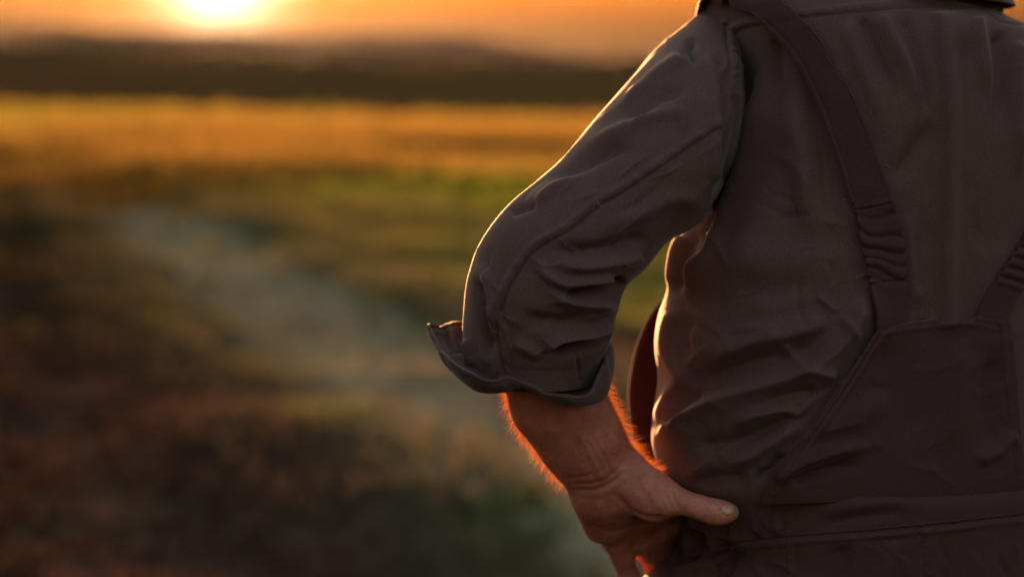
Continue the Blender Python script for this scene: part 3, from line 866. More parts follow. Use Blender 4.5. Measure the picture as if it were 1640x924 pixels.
bp_o = sheet('back_panel', BP, OVER, overalls, 0.003)

def strap_grid(Lpts, Rpts, n, m):
    Lc, Rc = crom(Lpts, n), crom(Rpts, n)
    w = np.linspace(0, 1, m)
    return Lc[:, None, 0] * (1 - w) + Rc[:, None, 0] * w, Lc[:, None, 1] * (1 - w) + Rc[:, None, 1] * w
SL = [(1184, 12), (1212, 26), (1240, 48), (1268, 84), (1300, 142), (1322, 194), (1342, 250), (1360, 310), (1370, 346), (1380, 400), (1386, 432), (1390, 462), (1394, 500), (1398, 530)]
SR = [(1250, 5), (1276, 22), (1302, 48), (1330, 90), (1362, 150), (1384, 200), (1402, 250), (1418, 298), (1428, 330), (1440, 385), (1445, 420), (1446, 452), (1447, 490), (1448, 524)]
sx_, sy_ = strap_grid(SL, SR, 260, 26)
ST = cast(sx_, sy_)
ST = relax(ST, 25)
# over the top of the shoulder and down the chest
c0 = to_body(ST[0]); wdt = np.linalg.norm(ST[0, -1] - ST[0, 0])
lat0, sag0, z0 = c0[:, 0], c0[:, 1], c0[:, 2]
zt = z0.mean()
front = []
for k, (ds, dz, lsh) in enumerate([(0.030, 0.006, 0.0), (0.060, 0.006, 0.0), (0.088, 0.002, 0.0), (0.112, -0.014, 0.002), (0.134, -0.045, 0.006), (0.152, -0.095, 0.010), (0.165, -0.150, 0.014), (0.172, -0.210, 0.018)]):
    q = np.stack([lat0.mean() + (np.linspace(0.5, -0.5, 26)) * 0.046 - lsh, sag0.mean() + ds + 0 * lat0, zt + dz + 0 * lat0], -1)
    front.append(from_body(q))
front = np.array(front)
if np.sum((front[0, 0] - front[0, -1]) * (ST[0, 0] - ST[0, -1])) < 0: front = front[:, ::-1]
# keep it on the shirt
nb = front.reshape(-1, 3)
for i in range(len(nb)):
    h = bvh.find_nearest(Vector(tuple(nb[i])))
    if h[0] is not None and h[3] < 0.05: nb[i] = h[0]
front = nb.reshape(front.shape)
keys = np.concatenate([front[::-1], ST[:1]])
ff = crom(keys.reshape(len(keys), -1), 110).reshape(110, 26, 3)
ff = relax(ff, 12)
SG = np.concatenate([ff[:-1], ST])
SG = relax(SG, 10)
SG = facing_cam(SG)
SG = SG + grid_normals(SG, False) * 0.0080
X, Y = project(SG)
edge_y = Y - 0.10 * (X - 1400)
gz_ = sstep(326, 340, edge_y) * (1 - sstep(446, 458, edge_y)) * (np.arange(SG.shape[0])[:, None] > 120)
ph = (edge_y - 330) / 118 * 5.6 + 0.55 * vnoise(np.stack([X * 0.025, Y * 0.035, 0 * X], -1), 66)
pz = np.abs(np.sin(ph * math.pi)) ** 0.7
nS = grid_normals(SG, False)
cross = np.linspace(-1, 1, 26)[None]
SG = SG + nS * (gz_ * (0.0048 * pz * (0.7 + 0.5 * vnoise(np.stack([0 * X, np.floor(ph) * 1.7, 0 * X], -1), 5)) - 0.0028))[..., None]
side_dir = (SG[:, -1] - SG[:, 0]); side_dir /= np.linalg.norm(side_dir, axis=1, keepdims=True)
SG = SG + side_dir[:, None] * (gz_ * cross * (0.0022 * (pz - 0.6)))[..., None]
sf2 = [sm([(1222, 30), (1268, 76), (1306, 142), (1346, 248), (1364, 310), (1374, 350)], 0.0012, 2.0, 0.0005, -5),
       sm([(1296, 48), (1326, 92), (1358, 150), (1396, 250), (1412, 298), (1422, 330)], 0.0012, 2.0, 0.0005, 5),
       sm([(1360, 338), (1392, 334), (1426, 326)], 0.0016, 2.4, 0.0006, 5), sm([(1388, 458), (1416, 452), (1446, 450)], 0.0016, 2.4, 0.0006, 5)]
SG = displace(SG, False, sf2, wrinkle=0.0012, wr_scale=(16, 16, 16), seed=71)
strap = sheet('strap', SG, OVER, overalls, 0.0028)
tag(strap, 'left shoulder strap with a gathered elastic stretch above the back panel')

# right strap: from the panel's right corner up over the far shoulder
RL = [(1556, 512), (1572, 480), (1592, 446), (1612, 414), (1634, 380), (1655, 340), (1672, 295), (1684, 240), (1688, 180), (1684, 120), (1672, 70), (1656, 48)]
RR = [(1606, 520), (1616, 490), (1634, 458), (1656, 424), (1676, 390), (1695, 348), (1710, 300), (1718, 245), (1720, 180), (1714, 122), (1700, 76), (1684, 56)]
rx_, ry_ = strap_grid(RL, RR, 220, 22)
RS = relax(cast(rx_, ry_), 30)
RS = facing_cam(RS)
RS = RS + grid_normals(RS, False) * 0.006
X, Y = project(RS)
gz_ = sstep(330, 345, Y) * (1 - sstep(448, 462, Y - 0.35 * (X - 1600)))
pz = np.abs(np.sin((Y - 0.3 * X) / 19.0 * math.pi)) ** 0.7
RS = RS + grid_normals(RS, False) * (gz_ * (0.004 * pz - 0.002))[..., None]
strap2 = sheet('strap', RS, OVER, overalls, 0.0028)
tag(strap2, 'right shoulder strap running off over the far shoulder')

# front bib, standing a little off the chest on the far side
BO = crom([(1086, 452), (1066, 470), (1040, 502), (1019, 550), (1008, 606), (1006, 650), (1013, 702), (1034, 746), (1062, 800)], 80)
E = to_body(D(BO[:, 0], BO[:, 1], np.full(80, 0.075)))
uu = np.linspace(-1, 1, 90)
l0, s0, z0 = E[:, 0], E[:, 1], E[:, 2]
sfm = np.interp(np.linspace(0, 1, 80), [0, 0.5, 1], [0.165, 0.178, 0.168])
lat = l0[:, None] * uu[None]
sag = s0[:, None] + (np.maximum(sfm, s0 + 0.02) - s0)[:, None] * (1 - np.abs(uu[None]) ** 2.6)
FG = from_body(np.stack([lat, sag, z0[:, None] + 0 * lat], -1))
FG = displace(FG, False, [], wrinkle=0.003, wr_scale=(8, 8, 6), seed=81)
if np.mean(grid_normals(FG, False) @ SAG) < 0: FG = FG[:, ::-1]
sheet('bib', FG, OVER, overalls, 0.004)
# ------------------------------------------------------------------ body: one continuous skin, modelled in the body frame
def Bd(px, py, d):
    return to_body(D(px, py, d))
PR_ = []            # (a, b, ra, rb, k)  rounded cones blended with radius k
def cone(a, b, ra, rb, k=0.012):
    PR_.append((np.asarray(a, float), np.asarray(b, float), ra, rb, k))
def chain(pts, rad, k=0.012):
    for i in range(len(pts) - 1): cone(pts[i], pts[i + 1], rad[i], rad[i + 1], k)
# trunk, neck, head, legs (mirrored to the other side)
zs_ = 1.44
cone((0.0, 0.0, 1.00), (0.0, 0.0, 1.16), 0.085, 0.090, 0.04)
cone((0.055, 0.0, 1.02), (0.075, 0.0, 1.26), 0.075, 0.085, 0.04)
cone((0.03, 0.0, 1.36), (0.10, 0.0, 1.345), 0.060, 0.040, 0.03)
cone((0.0, -0.010, 1.40), (0.0, 0.01, 1.56), 0.060, 0.057, 0.03)
cone((0.0, -0.005, 1.655), (0.0, 0.030, 1.640), 0.082, 0.072, 0.03)            # skull
cone((0.0, -0.015, 1.700), (0.0, 0.020, 1.705), 0.072, 0.068, 0.03)
cone((0.0, 0.035, 1.600), (0.0, 0.070, 1.555), 0.060, 0.034, 0.03)             # jaw and chin
cone((0.0, 0.098, 1.655), (0.0, 0.116, 1.612), 0.009, 0.014, 0.015)            # nose
cone((0.034, 0.084, 1.667), (0.018, 0.090, 1.670), 0.012, 0.012, 0.012)        # brow
cone((0.0, 0.092, 1.583), (0.018, 0.086, 1.582), 0.010, 0.007, 0.010)          # lips
cone((0.079, -0.002, 1.660), (0.081, 0.004, 1.628), 0.014, 0.009, 0.008)       # ear
cone((0.085, -0.010, 1.652), (0.083, -0.006, 1.640), 0.012, 0.010, 0.006)
cone((0.085, 0.0, 0.96), (0.118, 0.0, 0.70), 0.080, 0.072, 0.04)
cone((0.118, 0.0, 0.70), (0.130, 0.01, 0.50), 0.080, 0.060, 0.03)
cone((0.130, 0.0, 0.48), (0.140, -0.02, 0.30), 0.058, 0.056, 0.03)
cone((0.140, -0.02, 0.30), (0.150, -0.02, 0.10), 0.052, 0.038, 0.02)
cone((0.150, -0.02, 0.07), (0.165, 0.13, 0.05), 0.036, 0.026, 0.02)
# arm inside the sleeve
chain([Bd(1235, 150, -0.010), Bd(1085, 215, -0.080), Bd(890, 400, -0.150), Bd(866, 470, -0.156)], [0.026, 0.034, 0.036, 0.036], 0.02)
# forearm
chain([Bd(866, 470, -0.156), Bd(872, 560, -0.148), Bd(893, 640, -0.137), Bd(931, 705, -0.122), Bd(960, 748, -0.110)], [0.036, 0.038, 0.0375, 0.0330, 0.0290], 0.02)
WR = Bd(978, 772, -0.103)
cone(Bd(956, 744, -0.111), WR, 0.0292, 0.0278, 0.015)
# palm: heel, thumb mound, outer edge, hollow
cone(Bd(966, 786, -0.108), Bd(984, 852, -0.052), 0.0225, 0.0150, 0.016)
cone(Bd(986, 790, -0.102), Bd(1020, 846, -0.036), 0.0210, 0.0140, 0.016)
cone(Bd(1010, 784, -0.092), Bd(1048, 834, -0.020), 0.0200, 0.0140, 0.016)
cone(Bd(1030, 784, -0.080), Bd(1070, 826, -0.006), 0.0180, 0.0140, 0.016)
cone(Bd(949, 800, -0.106), Bd(962, 842, -0.076), 0.0165, 0.0150, 0.012)
cone(Bd(1004, 766, -0.116), Bd(1052, 797, -0.128), 0.0230, 0.0190, 0.012)
cone(Bd(1046, 795, -0.128), Bd(1076, 801, -0.136), 0.0185, 0.0118, 0.012)
# thumb
chain([Bd(1070, 799, -0.136), Bd(1094, 804, -0.142), Bd(1120, 812, -0.146), Bd(1148, 820, -0.146), Bd(1171, 820, -0.143)], [0.0116, 0.0093, 0.0096, 0.0090, 0.0066], 0.006)
cone(Bd(1141, 819, -0.146), Bd(1160, 821, -0.146), 0.0097, 0.0090, 0.006)
# fingers, running down and round the front of the hip
chain([Bd(986, 862, -0.055), Bd(997, 890, -0.040), Bd(1007, 925, -0.030), Bd(1018, 968, -0.012), Bd(1030, 1000, 0.006)], [0.0130, 0.0098, 0.0092, 0.0082, 0.0066], 0.006)
chain([Bd(1022, 858, -0.040), Bd(1034, 880, -0.020), Bd(1050, 910, 0.004), Bd(1064, 948, 0.026), Bd(1076, 982, 0.044)], [0.0130, 0.0102, 0.0096, 0.0086, 0.0070], 0.006)
chain([Bd(1050, 848, -0.030), Bd(1058, 872, -0.004), Bd(1070, 902, 0.024), Bd(1082, 936, 0.050), Bd(1092, 965, 0.068)], [0.0130, 0.0104, 0.0098, 0.0088, 0.0072], 0.006)
chain([Bd(1072, 838, -0.020), Bd(1080, 858, 0.010), Bd(1090, 882, 0.040), Bd(1100, 908, 0.064), Bd(1110, 930, 0.080)], [0.0130, 0.0104, 0.0098, 0.0086, 0.0070], 0.006)

hb = np.array([p for q in PR_[-36:] for p in (q[0], q[1])])
hand_lo = np.array([Bd(900, 760, -0.1), Bd(1190, 820, -0.15), Bd(1110, 930, 0.08), Bd(1018, 1010, 0.0), WR]).min(0) - 0.02
hand_hi = np.array([Bd(900, 760, -0.1), Bd(1190, 820, -0.15), Bd(1110, 930, 0.08), Bd(900, 640, -0.13), WR]).max(0) + 0.03
def axis(lo, hi, f0, f1, fine, coarse):
    a = np.arange(f0, lo, -coarse)[1:][::-1] if f0 > lo else np.array([])
    b = np.arange(f0, f1, fine)
    c = np.arange(f1, hi + coarse, coarse)
    return np.concatenate([a, b, c])
xa = axis(0.0, 0.52, hand_lo[0], hand_hi[0], 0.0017, 0.011)
xa = xa[xa > 0.002]
ya = axis(-0.22, 0.26, hand_lo[1], hand_hi[1], 0.0017, 0.011)
za = axis(-0.01, 1.80, hand_lo[2], hand_hi[2], 0.0017, 0.012)
FLD = np.full((len(xa), len(ya), len(za)), 0.06, np.float32)
for a, b, ra, rb, k in PR_:
    m_ = max(ra, rb) + k + 0.03
    lo, hi = np.minimum(a, b) - m_, np.maximum(a, b) + m_
    s_ = [slice(*np.searchsorted(ax_, (lo[i], hi[i]))) for i, ax_ in enumerate((xa, ya, za))]
    if any(q.start >= q.stop for q in s_): continue
    x = xa[s_[0]][:, None, None] - a[0]; y = ya[s_[1]][None, :, None] - a[1]; z = za[s_[2]][None, None, :] - a[2]
    ba = b - a
    h = np.clip((x * ba[0] + y * ba[1] + z * ba[2]) / max(ba @ ba, 1e-9), 0, 1)
    d = np.sqrt((x - h * ba[0]) ** 2 + (y - h * ba[1]) ** 2 + (z - h * ba[2]) ** 2) - (ra + (rb - ra) * h)
    cur = FLD[s_[0], s_[1], s_[2]]
    hh_ = np.clip(0.5 + 0.5 * (cur - d) / k, 0, 1)
    FLD[s_[0], s_[1], s_[2]] = (cur * (1 - hh_) + d * hh_ - k * hh_ * (1 - hh_)).astype(np.float32)
FLD = np.concatenate([FLD[::-1], FLD], 0)
xa = np.concatenate([-xa[::-1], xa])
def surface_nets(f, xs, ys, zs):
    s = f < 0
    n = np.zeros(tuple(d - 1 for d in f.shape), np.int8)
    cor = [(i, j, k) for i in (0, 1) for j in (0, 1) for k in (0, 1)]
    def sub(a, c): return a[c[0]:a.shape[0] - 1 + c[0], c[1]:a.shape[1] - 1 + c[1], c[2]:a.shape[2] - 1 + c[2]]
    for c in cor: n += sub(s, c)
    act = (n > 0) & (n < 8)
    I, J, K = np.nonzero(act)
    idx = np.full(act.shape, -1, np.int32); idx[I, J, K] = np.arange(len(I))
    P = np.zeros((len(I), 3)); cnt = np.zeros(len(I))
    axs = (xs, ys, zs)
    for c in cor:
        for ax in range(3):
            if c[ax]: continue
            c2 = list(c); c2[ax] = 1
            fa = f[I + c[0], J + c[1], K + c[2]].astype(float); fb = f[I + c2[0], J + c2[1], K + c2[2]].astype(float)
            m = (fa < 0) != (fb < 0)
            t = np.where(m, fa / np.where(m, fa - fb, 1), 0)
            for q, (arr, base) in enumerate(zip(axs, (I, J, K))):
                va = arr[base + c[q]]; vb = arr[base + c2[q]]
                P[:, q] += np.where(m, va + t * (vb - va), 0)
            cnt += m
    P /= cnt[:, None]
    quads = []
    sx0, sy0, sz0 = s.shape
    for ax in range(3):
        o1, o2 = [(1, 2), (2, 0), (0, 1)][ax]
        sl_a = [slice(1, -1)] * 3; sl_b = [slice(1, -1)] * 3
        sl_a[ax] = slice(0, -1); sl_b[ax] = slice(1, None)
        A, B = s[tuple(sl_a)], s[tuple(sl_b)]
        e = np.argwhere(A != B)
        if not len(e): continue
        flip = A[e[:, 0], e[:, 1], e[:, 2]]
        g = e + 1; g[:, ax] -= 1
        def at_(d1, d2):
            h = g.copy(); h[:, o1] += d1; h[:, o2] += d2
            return idx[h[:, 0], h[:, 1], h[:, 2]]
        q = np.stack([at_(-1, -1), at_(0, -1), at_(0, 0), at_(-1, 0)], -1)
        q[~flip] = q[~flip][:, ::-1]
        quads.append(q)
    return P, np.concatenate(quads)
BV, BF = surface_nets(FLD, xa, ya, za)
BF = BF[(BF >= 0).all(1)]
_c = BV[BF].mean(1); _n = np.cross(BV[BF[:, 2]] - BV[BF[:, 0]], BV[BF[:, 3]] - BV[BF[:, 1]])
_h = _c[:, 2] > 1.6
if np.sum(_n[_h] * (_c[_h] - np.array([0, 0, 1.66])), 1).mean() < 0: BF = BF[:, ::-1].copy()
# relax the voxel steps
def vsmooth(V, F, it, lam=0.5):
    e = np.concatenate([F[:, [0, 1]], F[:, [1, 2]], F[:, [2, 3]], F[:, [3, 0]]])
    e = np.unique(np.sort(e, 1), axis=0)
    deg = np.bincount(e.ravel(), minlength=len(V)).astype(float)[:, None]
    for k in range(it):
        S = np.zeros_like(V)
        for c in range(3):
            S[:, c] = np.bincount(e[:, 0], V[e[:, 1], c], len(V)) + np.bincount(e[:, 1], V[e[:, 0], c], len(V))
        V = V + (lam if k % 2 == 0 else -lam * 1.03) * (S / np.maximum(deg, 1) - V)
    return V
BV = vsmooth(BV, BF, 8)
WV = from_body(BV)
BF = BF[:, ::-1].copy()          # the body frame is left-handed
# skin relief: wrist creases, palm lines, knuckle folds on the hand we see (and its mirror image)
def vnormals(V, F):
    n = np.zeros_like(V)
    fn = np.cross(V[F[:, 2]] - V[F[:, 0]], V[F[:, 3]] - V[F[:, 1]])
    for k in range(4):
        for c in range(3): n[:, c] += np.bincount(F[:, k], fn[:, c], len(V))
    return n / np.maximum(np.linalg.norm(n, axis=1, keepdims=True), 1e-12)
BN = vnormals(WV, BF)
Q = BV.copy(); Q[:, 0] = np.abs(Q[:, 0])
WQ = from_body(Q)
XQ, YQ = project(WQ)
NQ = BN.copy()
flipm = BV[:, 0] < 0
nb_ = np.stack([BN @ LAT, BN @ SAG, BN[:, 2]], -1); nb_[flipm, 0] *= -1
NQ = nb_[:, :1] * LAT + nb_[:, 1:2] * SAG + nb_[:, 2:] * ZUP
vw = CAM - WQ; vw /= np.linalg.norm(vw, axis=1, keepdims=True)
fm = sstep(0.0, 0.3, np.sum(NQ * vw, 1)) * (XQ > 840) * (XQ < 1200) * (YQ > 620) * (YQ < 960) * (Q[:, 1] < 0.2)
cr = np.zeros(len(Q))
hsel = np.flatnonzero(fm > 0)
for pts, a, w in [([(914, 783), (940, 786), (965, 781), (990, 765), (1006, 748)], -0.0016, 2.6), ([(910, 775), (945, 775), (972, 766), (992, 748), (1000, 735)], -0.0012, 2.2),
                  ([(905, 766), (940, 762), (970, 748)], -0.0007, 2.2), ([(990, 788), (998, 806), (1012, 820), (1040, 830), (1070, 828)], -0.0028, 4.0),
                  ([(940, 838), (975, 850), (1010, 846), (1045, 836)], -0.0014, 3.0), ([(1062, 780), (1070, 800), (1076, 816)], -0.0014, 2.4), ([(1072, 782), (1080, 800), (1084, 816)], -0.0009, 2.0),
                  ([(1126, 802), (1130, 812), (1130, 824)], -0.0008, 1.8), ([(1120, 802), (1124, 812), (1124, 824)], -0.0006, 1.8), ([(975, 876), (990, 878), (1008, 872)], -0.0012, 2.5),
                  ([(1016, 872), (1028, 874), (1042, 866)], -0.0012, 2.5), ([(1020, 760), (1034, 776), (1048, 800), (1050, 822)], 0.0010, 5), ([(1032, 764), (1050, 785), (1062, 808)], -0.0005, 2.5),
                  ([(960, 800), (966, 826), (972, 850)], 0.0012, 8), ([(925, 690), (950, 735), (968, 775)], 0.0014, 5), ([(948, 686), (972, 728), (990, 760)], 0.0014, 5), ([(1070, 778), (1092, 790), (1118, 800)], 0.0008, 4), ([(935, 690), (960, 730), (975, 760)], 0.0012, 6), ([(962, 690), (985, 725), (1000, 752)], -0.0010, 6)]:
    cr[hsel] += fold(XQ[hsel], YQ[hsel], pts, a * 0.75, max(w * 1.1, 3.0) if a < 0 else w, taper=(0.2, 0.2))
cr[hsel] += 0.00022 * fbm(Q[hsel] * 260, 2, 5) + 0.0004 * fbm(Q[hsel] * 90, 2, 6)
WV = WV + BN * (cr * fm)[:, None]

def skin_material():
    m, t, b = principled('weathered_skin', Roughness=0.5)
    b.inputs['Subsurface Weight'].default_value = 0.5
    b.inputs['Subsurface Radius'].default_value = (1.0, 0.28, 0.12)
    b.inputs['Subsurface Scale'].default_value = 0.005
    b.inputs['Specular IOR Level'].default_value = 0.35
    tcn = t.nodes.new('ShaderNodeTexCoord')
    n1 = noise_node(t, 45, 4, tcn.outputs['Object']); n2 = noise_node(t, 420, 3, tcn.outputs['Object'])
    c = mix_rgb(t, ramp(t, n1.outputs[0], 0.35, 0.65), (0.31, 0.098, 0.074), (0.38, 0.140, 0.105))
    c = mix_rgb(t, ramp(t, n2.outputs[0], 0.5, 0.75), c, (0.25, 0.080, 0.060))
    t.links.new(c, b.inputs['Base Color'])
    vor = t.nodes.new('ShaderNodeTexVoronoi'); vor.inputs['Scale'].default_value = 520
    t.links.new(tcn.outputs['Object'], vor.inputs['Vector'])
    ad = t.nodes.new('ShaderNodeMath'); ad.operation = 'ADD'
    t.links.new(vor.outputs['Distance'], ad.inputs[0]); t.links.new(n2.outputs[0], ad.inputs[1])
    bp = t.nodes.new('ShaderNodeBump'); bp.inputs['Strength'].default_value = 0.35; bp.inputs['Distance'].default_value = 0.0008
    t.links.new(ad.outputs[0], bp.inputs['Height']); t.links.new(bp.outputs[0], b.inputs['Normal'])
    return m
body = mesh_obj('body', WV, BF, skin_material(), person)
tag(body, 'tanned bare forearm and hand resting on the hip')

# thumb nails: thin curved plates set in the thumb's back
m, t, b = principled('nail_plate', Roughness=0.3)
b.inputs['Base Color'].default_value = (0.36, 0.19, 0.145, 1)
b.inputs['Subsurface Weight'].default_value = 0.2; b.inputs['Subsurface Scale'].default_value = 0.003
bvb = BVHTree.FromPolygons([tuple(v) for v in WV], BF.tolist())
NU = 15
uu_, vv_ = np.meshgrid(np.linspace(-1, 1, NU), np.linspace(-1, 1, NU))
disk_u = uu_ * np.sqrt(1 - vv_ ** 2 / 2); disk_v = vv_ * np.sqrt(1 - uu_ ** 2 / 2)
npx = 1166 + disk_u * 10 + 0; npy = 816 + disk_v * 8.5 + disk_u * 1.5
d_ = ray(npx, npy)
NG = np.zeros(npx.shape + (3,)); okn = True
for i_ in np.ndindex(npx.shape):
    h = bvb.ray_cast(Vector(tuple(CAM)), Vector(tuple(d_[i_])).normalized(), 5)
    if h[0] is None: NG[i_] = np.nan
    else: NG[i_] = h[0]
print('nail hits', np.isfinite(NG[..., 0]).mean())
if np.isfinite(NG).all():
    NG = facing_cam(NG)
    rad = np.hypot(disk_u, disk_v)
    NG = NG + grid_normals(NG, False) * (0.0006 - 0.0005 * rad ** 4)[..., None]
    sheet('fingernail', NG, m, body, 0.0008)
    sheet('fingernail', mirror(NG)[:, ::-1], m, body, 0.0008)

# ------------------------------------------------------------------ hair
m = bpy.data.materials.new('arm_hair_strands'); m.use_nodes = True
t = m.node_tree; t.nodes.clear()
d1 = N(t, 'ShaderNodeBsdfDiffuse'); d1.inputs[0].default_value = (0.42, 0.19, 0.08, 1)
d2 = N(t, 'ShaderNodeBsdfTranslucent'); d2.inputs[0].default_value = (0.80, 0.46, 0.20, 1)
mx = N(t, 'ShaderNodeMixShader'); mx.inputs[0].default_value = 0.6
oo = N(t, 'ShaderNodeOutputMaterial')
L(t, d1.outputs[0], mx.inputs[1]); L(t, d2.outputs[0], mx.inputs[2]); L(t, mx.outputs[0], oo.inputs[0])
def strands(name, roots, nrm_, along, length, width, mat, parent, seed, curl=0.6, outw_=0.75):
    """fine three-sided hairs, bent along the limb, as one mesh"""
    g = np.random.default_rng(seed)
    n = len(roots)
    ln = length * g.uniform(0.25, 1.35, n)
    dirn = nrm_ * outw_ + along * 0.75 + g.normal(0, 0.28, (n, 3)); dirn /= np.linalg.norm(dirn, axis=1, keepdims=True)
    bend = along * curl + g.normal(0, 0.30, (n, 3))
    K = 5
    V = np.zeros((n, K, 3, 3))
    s1 = np.cross(dirn, g.normal(0, 1, (n, 3))); s1 /= np.linalg.norm(s1, axis=1, keepdims=True)
    s2 = np.cross(dirn, s1)
    for k in range(K):
        u_ = k / (K - 1)
        c_ = roots - nrm_ * 0.0006 + dirn * (ln * u_)[:, None] + bend * (ln * u_ ** 2 * 0.5)[:, None]
        w_ = width * (1 - 0.85 * u_)
        for q in range(3):
            a_ = q * 2.0944
            V[:, k, q] = c_ + (s1 * math.cos(a_) + s2 * math.sin(a_)) * w_
    base = (np.arange(n) * K * 3)[:, None, None, None] + (np.arange(K - 1) * 3)[None, :, None, None]
    q = np.arange(3)
    f = np.stack([q, (q + 1) % 3, (q + 1) % 3 + 3, q + 3], -1)[None, None]
    F = (base + f).reshape(-1, 4)
    return mesh_obj(name, V, F, mat, parent)
# forearm skin: between cuff and wrist, on both arms
XB, YB = XQ, YQ
axis_d = D(960, 748, -0.110) - D(866, 560, -0.150); axis_d /= np.linalg.norm(axis_d)
onarm = (YB > 585) & (YB < 775) & (XB > 780) & (XB < 1060) & (Q[:, 0] > 0.1) & (np.hypot(*(np.array([XB - 900, YB - 700]))) < 190)
# the inner side of the wrist is bare
ids = np.flatnonzero(onarm)
ar = np.random.default_rng(91)
pick = ar.choice(ids, 13000)
jit = ar.normal(0, 0.0008, (13000, 3))
rt = WV[pick] + jit
nr_ = BN[pick]
al = np.where((BV[pick, 0] < 0)[:, None], (to_body(axis_d + AX) * np.array([-1, 1, 1])) @ np.stack([LAT, SAG, ZUP]), axis_d)
fcam = np.sum(NQ[pick] * vw[pick], 1)
keepm = (fcam < 0.42) | (ar.random(13000) < 0.25)
keepm &= ~((YB[pick] > 735) & (fcam > 0.0) & (ar.random(13000) < 0.8))
ah = strands('arm_hair', rt[keepm], nr_[keepm], al[keepm], 0.0095, 0.00013, m, body, 92, curl=0.25, outw_=1.25)
tag(ah, kind='stuff')

# head hair: short and dark, a cap of strands
hp = (BV[:, 2] > 1.60) & ((BV[:, 1] < 0.035) | (BV[:, 2] > 1.725)) & (np.abs(BV[:, 0]) < 0.088) & (BV[:, 2] - 0.9 * BV[:, 1] > 1.62)
hid = np.flatnonzero(hp)
pk = ar.choice(hid, 16000)
rt = WV[pk] + ar.normal(0, 0.003, (16000, 3))
m2, t2, b2 = principled('dark_hair', Roughness=0.5); b2.inputs['Base Color'].default_value = (0.025, 0.016, 0.011, 1)
hh2 = strands('hair', rt, BN[pk], -0.7 * np.repeat(ZUP[None], 16000, 0), 0.028, 0.00045, m2, body, 93, curl=0.5, outw_=0.5)
tag(hh2, kind='stuff')

# ------------------------------------------------------------------ boots
BOOT, t, b = principled('boot_leather', Roughness=0.6); b.inputs['Base Color'].default_value = (0.04, 0.026, 0.018, 1)
SOLE, t, b = principled('boot_sole_rubber', Roughness=0.9); b.inputs['Base Color'].default_value = (0.015, 0.013, 0.012, 1)
def boot(side):
    st = [(-0.075, 0.030, 0.10, 0.060), (-0.065, 0.042, 0.20, 0.075), (-0.02, 0.050, 0.22, 0.11), (0.03, 0.050, 0.18, 0.10), (0.075, 0.050, 0.115, 0.06), (0.13, 0.055, 0.090, 0.045), (0.18, 0.050, 0.080, 0.04), (0.205, 0.030, 0.060, 0.03), (0.212, 0.004, 0.045, 0.02)]
    k = crom(st, 60)
    th = np.linspace(0, 2 * math.pi, 40, endpoint=False)
    c, s = np.cos(th), np.sin(th)
    w = k[:, 1:2] * np.sign(c) * np.abs(c) ** 0.8; h = 0.028 + (k[:, 2:3] - 0.028) * (0.5 + 0.5 * np.sign(s) * np.abs(s) ** 0.7)
    q = np.stack([side * 0.150 + w + side * 0.06 * k[:, :1], k[:, :1] + 0 * w, h], -1)
    G = from_body(q)
    fc = grid_faces(60, 40, True)
    caps = np.array([[0, 13, 26, 39], [59 * 40, 59 * 40 + 13, 59 * 40 + 26, 59 * 40 + 39]])
    o = mesh_obj('boot', G, np.concatenate([fc, caps]), BOOT, person)
    ol = np.array([(x, y) for x, y in zip(np.r_[k[:, 1], -k[::-1, 1]] * 1.06, np.r_[k[:, 0], k[::-1, 0]])])
    ol[:, 0] += side * 0.150 + side * 0.06 * ol[:, 1]
    rows = np.array([np.c_[ol, np.full(len(ol), z_)] for z_ in (0.0, 0.004, 0.026, 0.031)])
    cc2 = ol.mean(0)
    rows[0, :, :2] = cc2 + (rows[0, :, :2] - cc2) * 0.97
    inner = rows[[0, 3]].copy(); inner[:, :, :2] = cc2 + (inner[:, :, :2] - cc2) * 0.02
    rows = np.concatenate([inner[:1], rows, inner[1:]])
    mesh_obj('sole', from_body(rows), grid_faces(6, len(ol), True), SOLE, o, smooth=False)
boot(1); boot(-1)

# ------------------------------------------------------------------ loose threads caught on the cloth
sb = BVHTree.FromPolygons([tuple(v) for v in np.concatenate([S1.reshape(-1, 3), T1.reshape(-1, 3)])],
                          grid_faces(440, 400, True).tolist() + (grid_faces(420, 560, True) + 440 * 400).tolist())
m, t, b = principled('pale_thread', Roughness=0.8); b.inputs['Base Color'].default_value = (0.22, 0.18, 0.16, 1)
def thread(pts, r=0.00016):
    c2 = crom(pts, 24)
    d_ = ray(c2[:, 0], c2[:, 1])
    P3 = []
    for k in range(24):
        h = sb.ray_cast(Vector(tuple(CAM)), Vector(tuple(d_[k])).normalized(), 5)
        if h[0] is None: return
        lift = 0.0006 + 0.002 * math.sin(k / 23 * math.pi)
        P3.append(np.array(h[0]) - np.array(Vector(tuple(d_[k])).normalized()) * lift)
    P3 = np.array(P3)
    T_ = np.gradient(P3, axis=0); T_ /= np.linalg.norm(T_, axis=1, keepdims=True)
    s1 = np.cross(T_, ZUP); s1 /= np.linalg.norm(s1, axis=1, keepdims=True); s2 = np.cross(T_, s1)
    a = np.linspace(0, 2 * math.pi, 6, endpoint=False)
    G = P3[:, None] + r * (s1[:, None] * np.cos(a)[None, :, None] + s2[:, None] * np.sin(a)[None, :, None])
    mesh_obj('loose_thread', G, grid_faces(24, 6, True), m, shirt)
thread([(950, 337), (951, 328), (956, 325), (963, 330)])
thread([(957, 322), (961, 330), (966, 331)])
thread([(1182, 178), (1189, 174), (1195, 169), (1198, 162)])
thread([(1413, 268), (1418, 264), (1423, 267), (1426, 273)])
thread([(896, 382), (901, 385)])

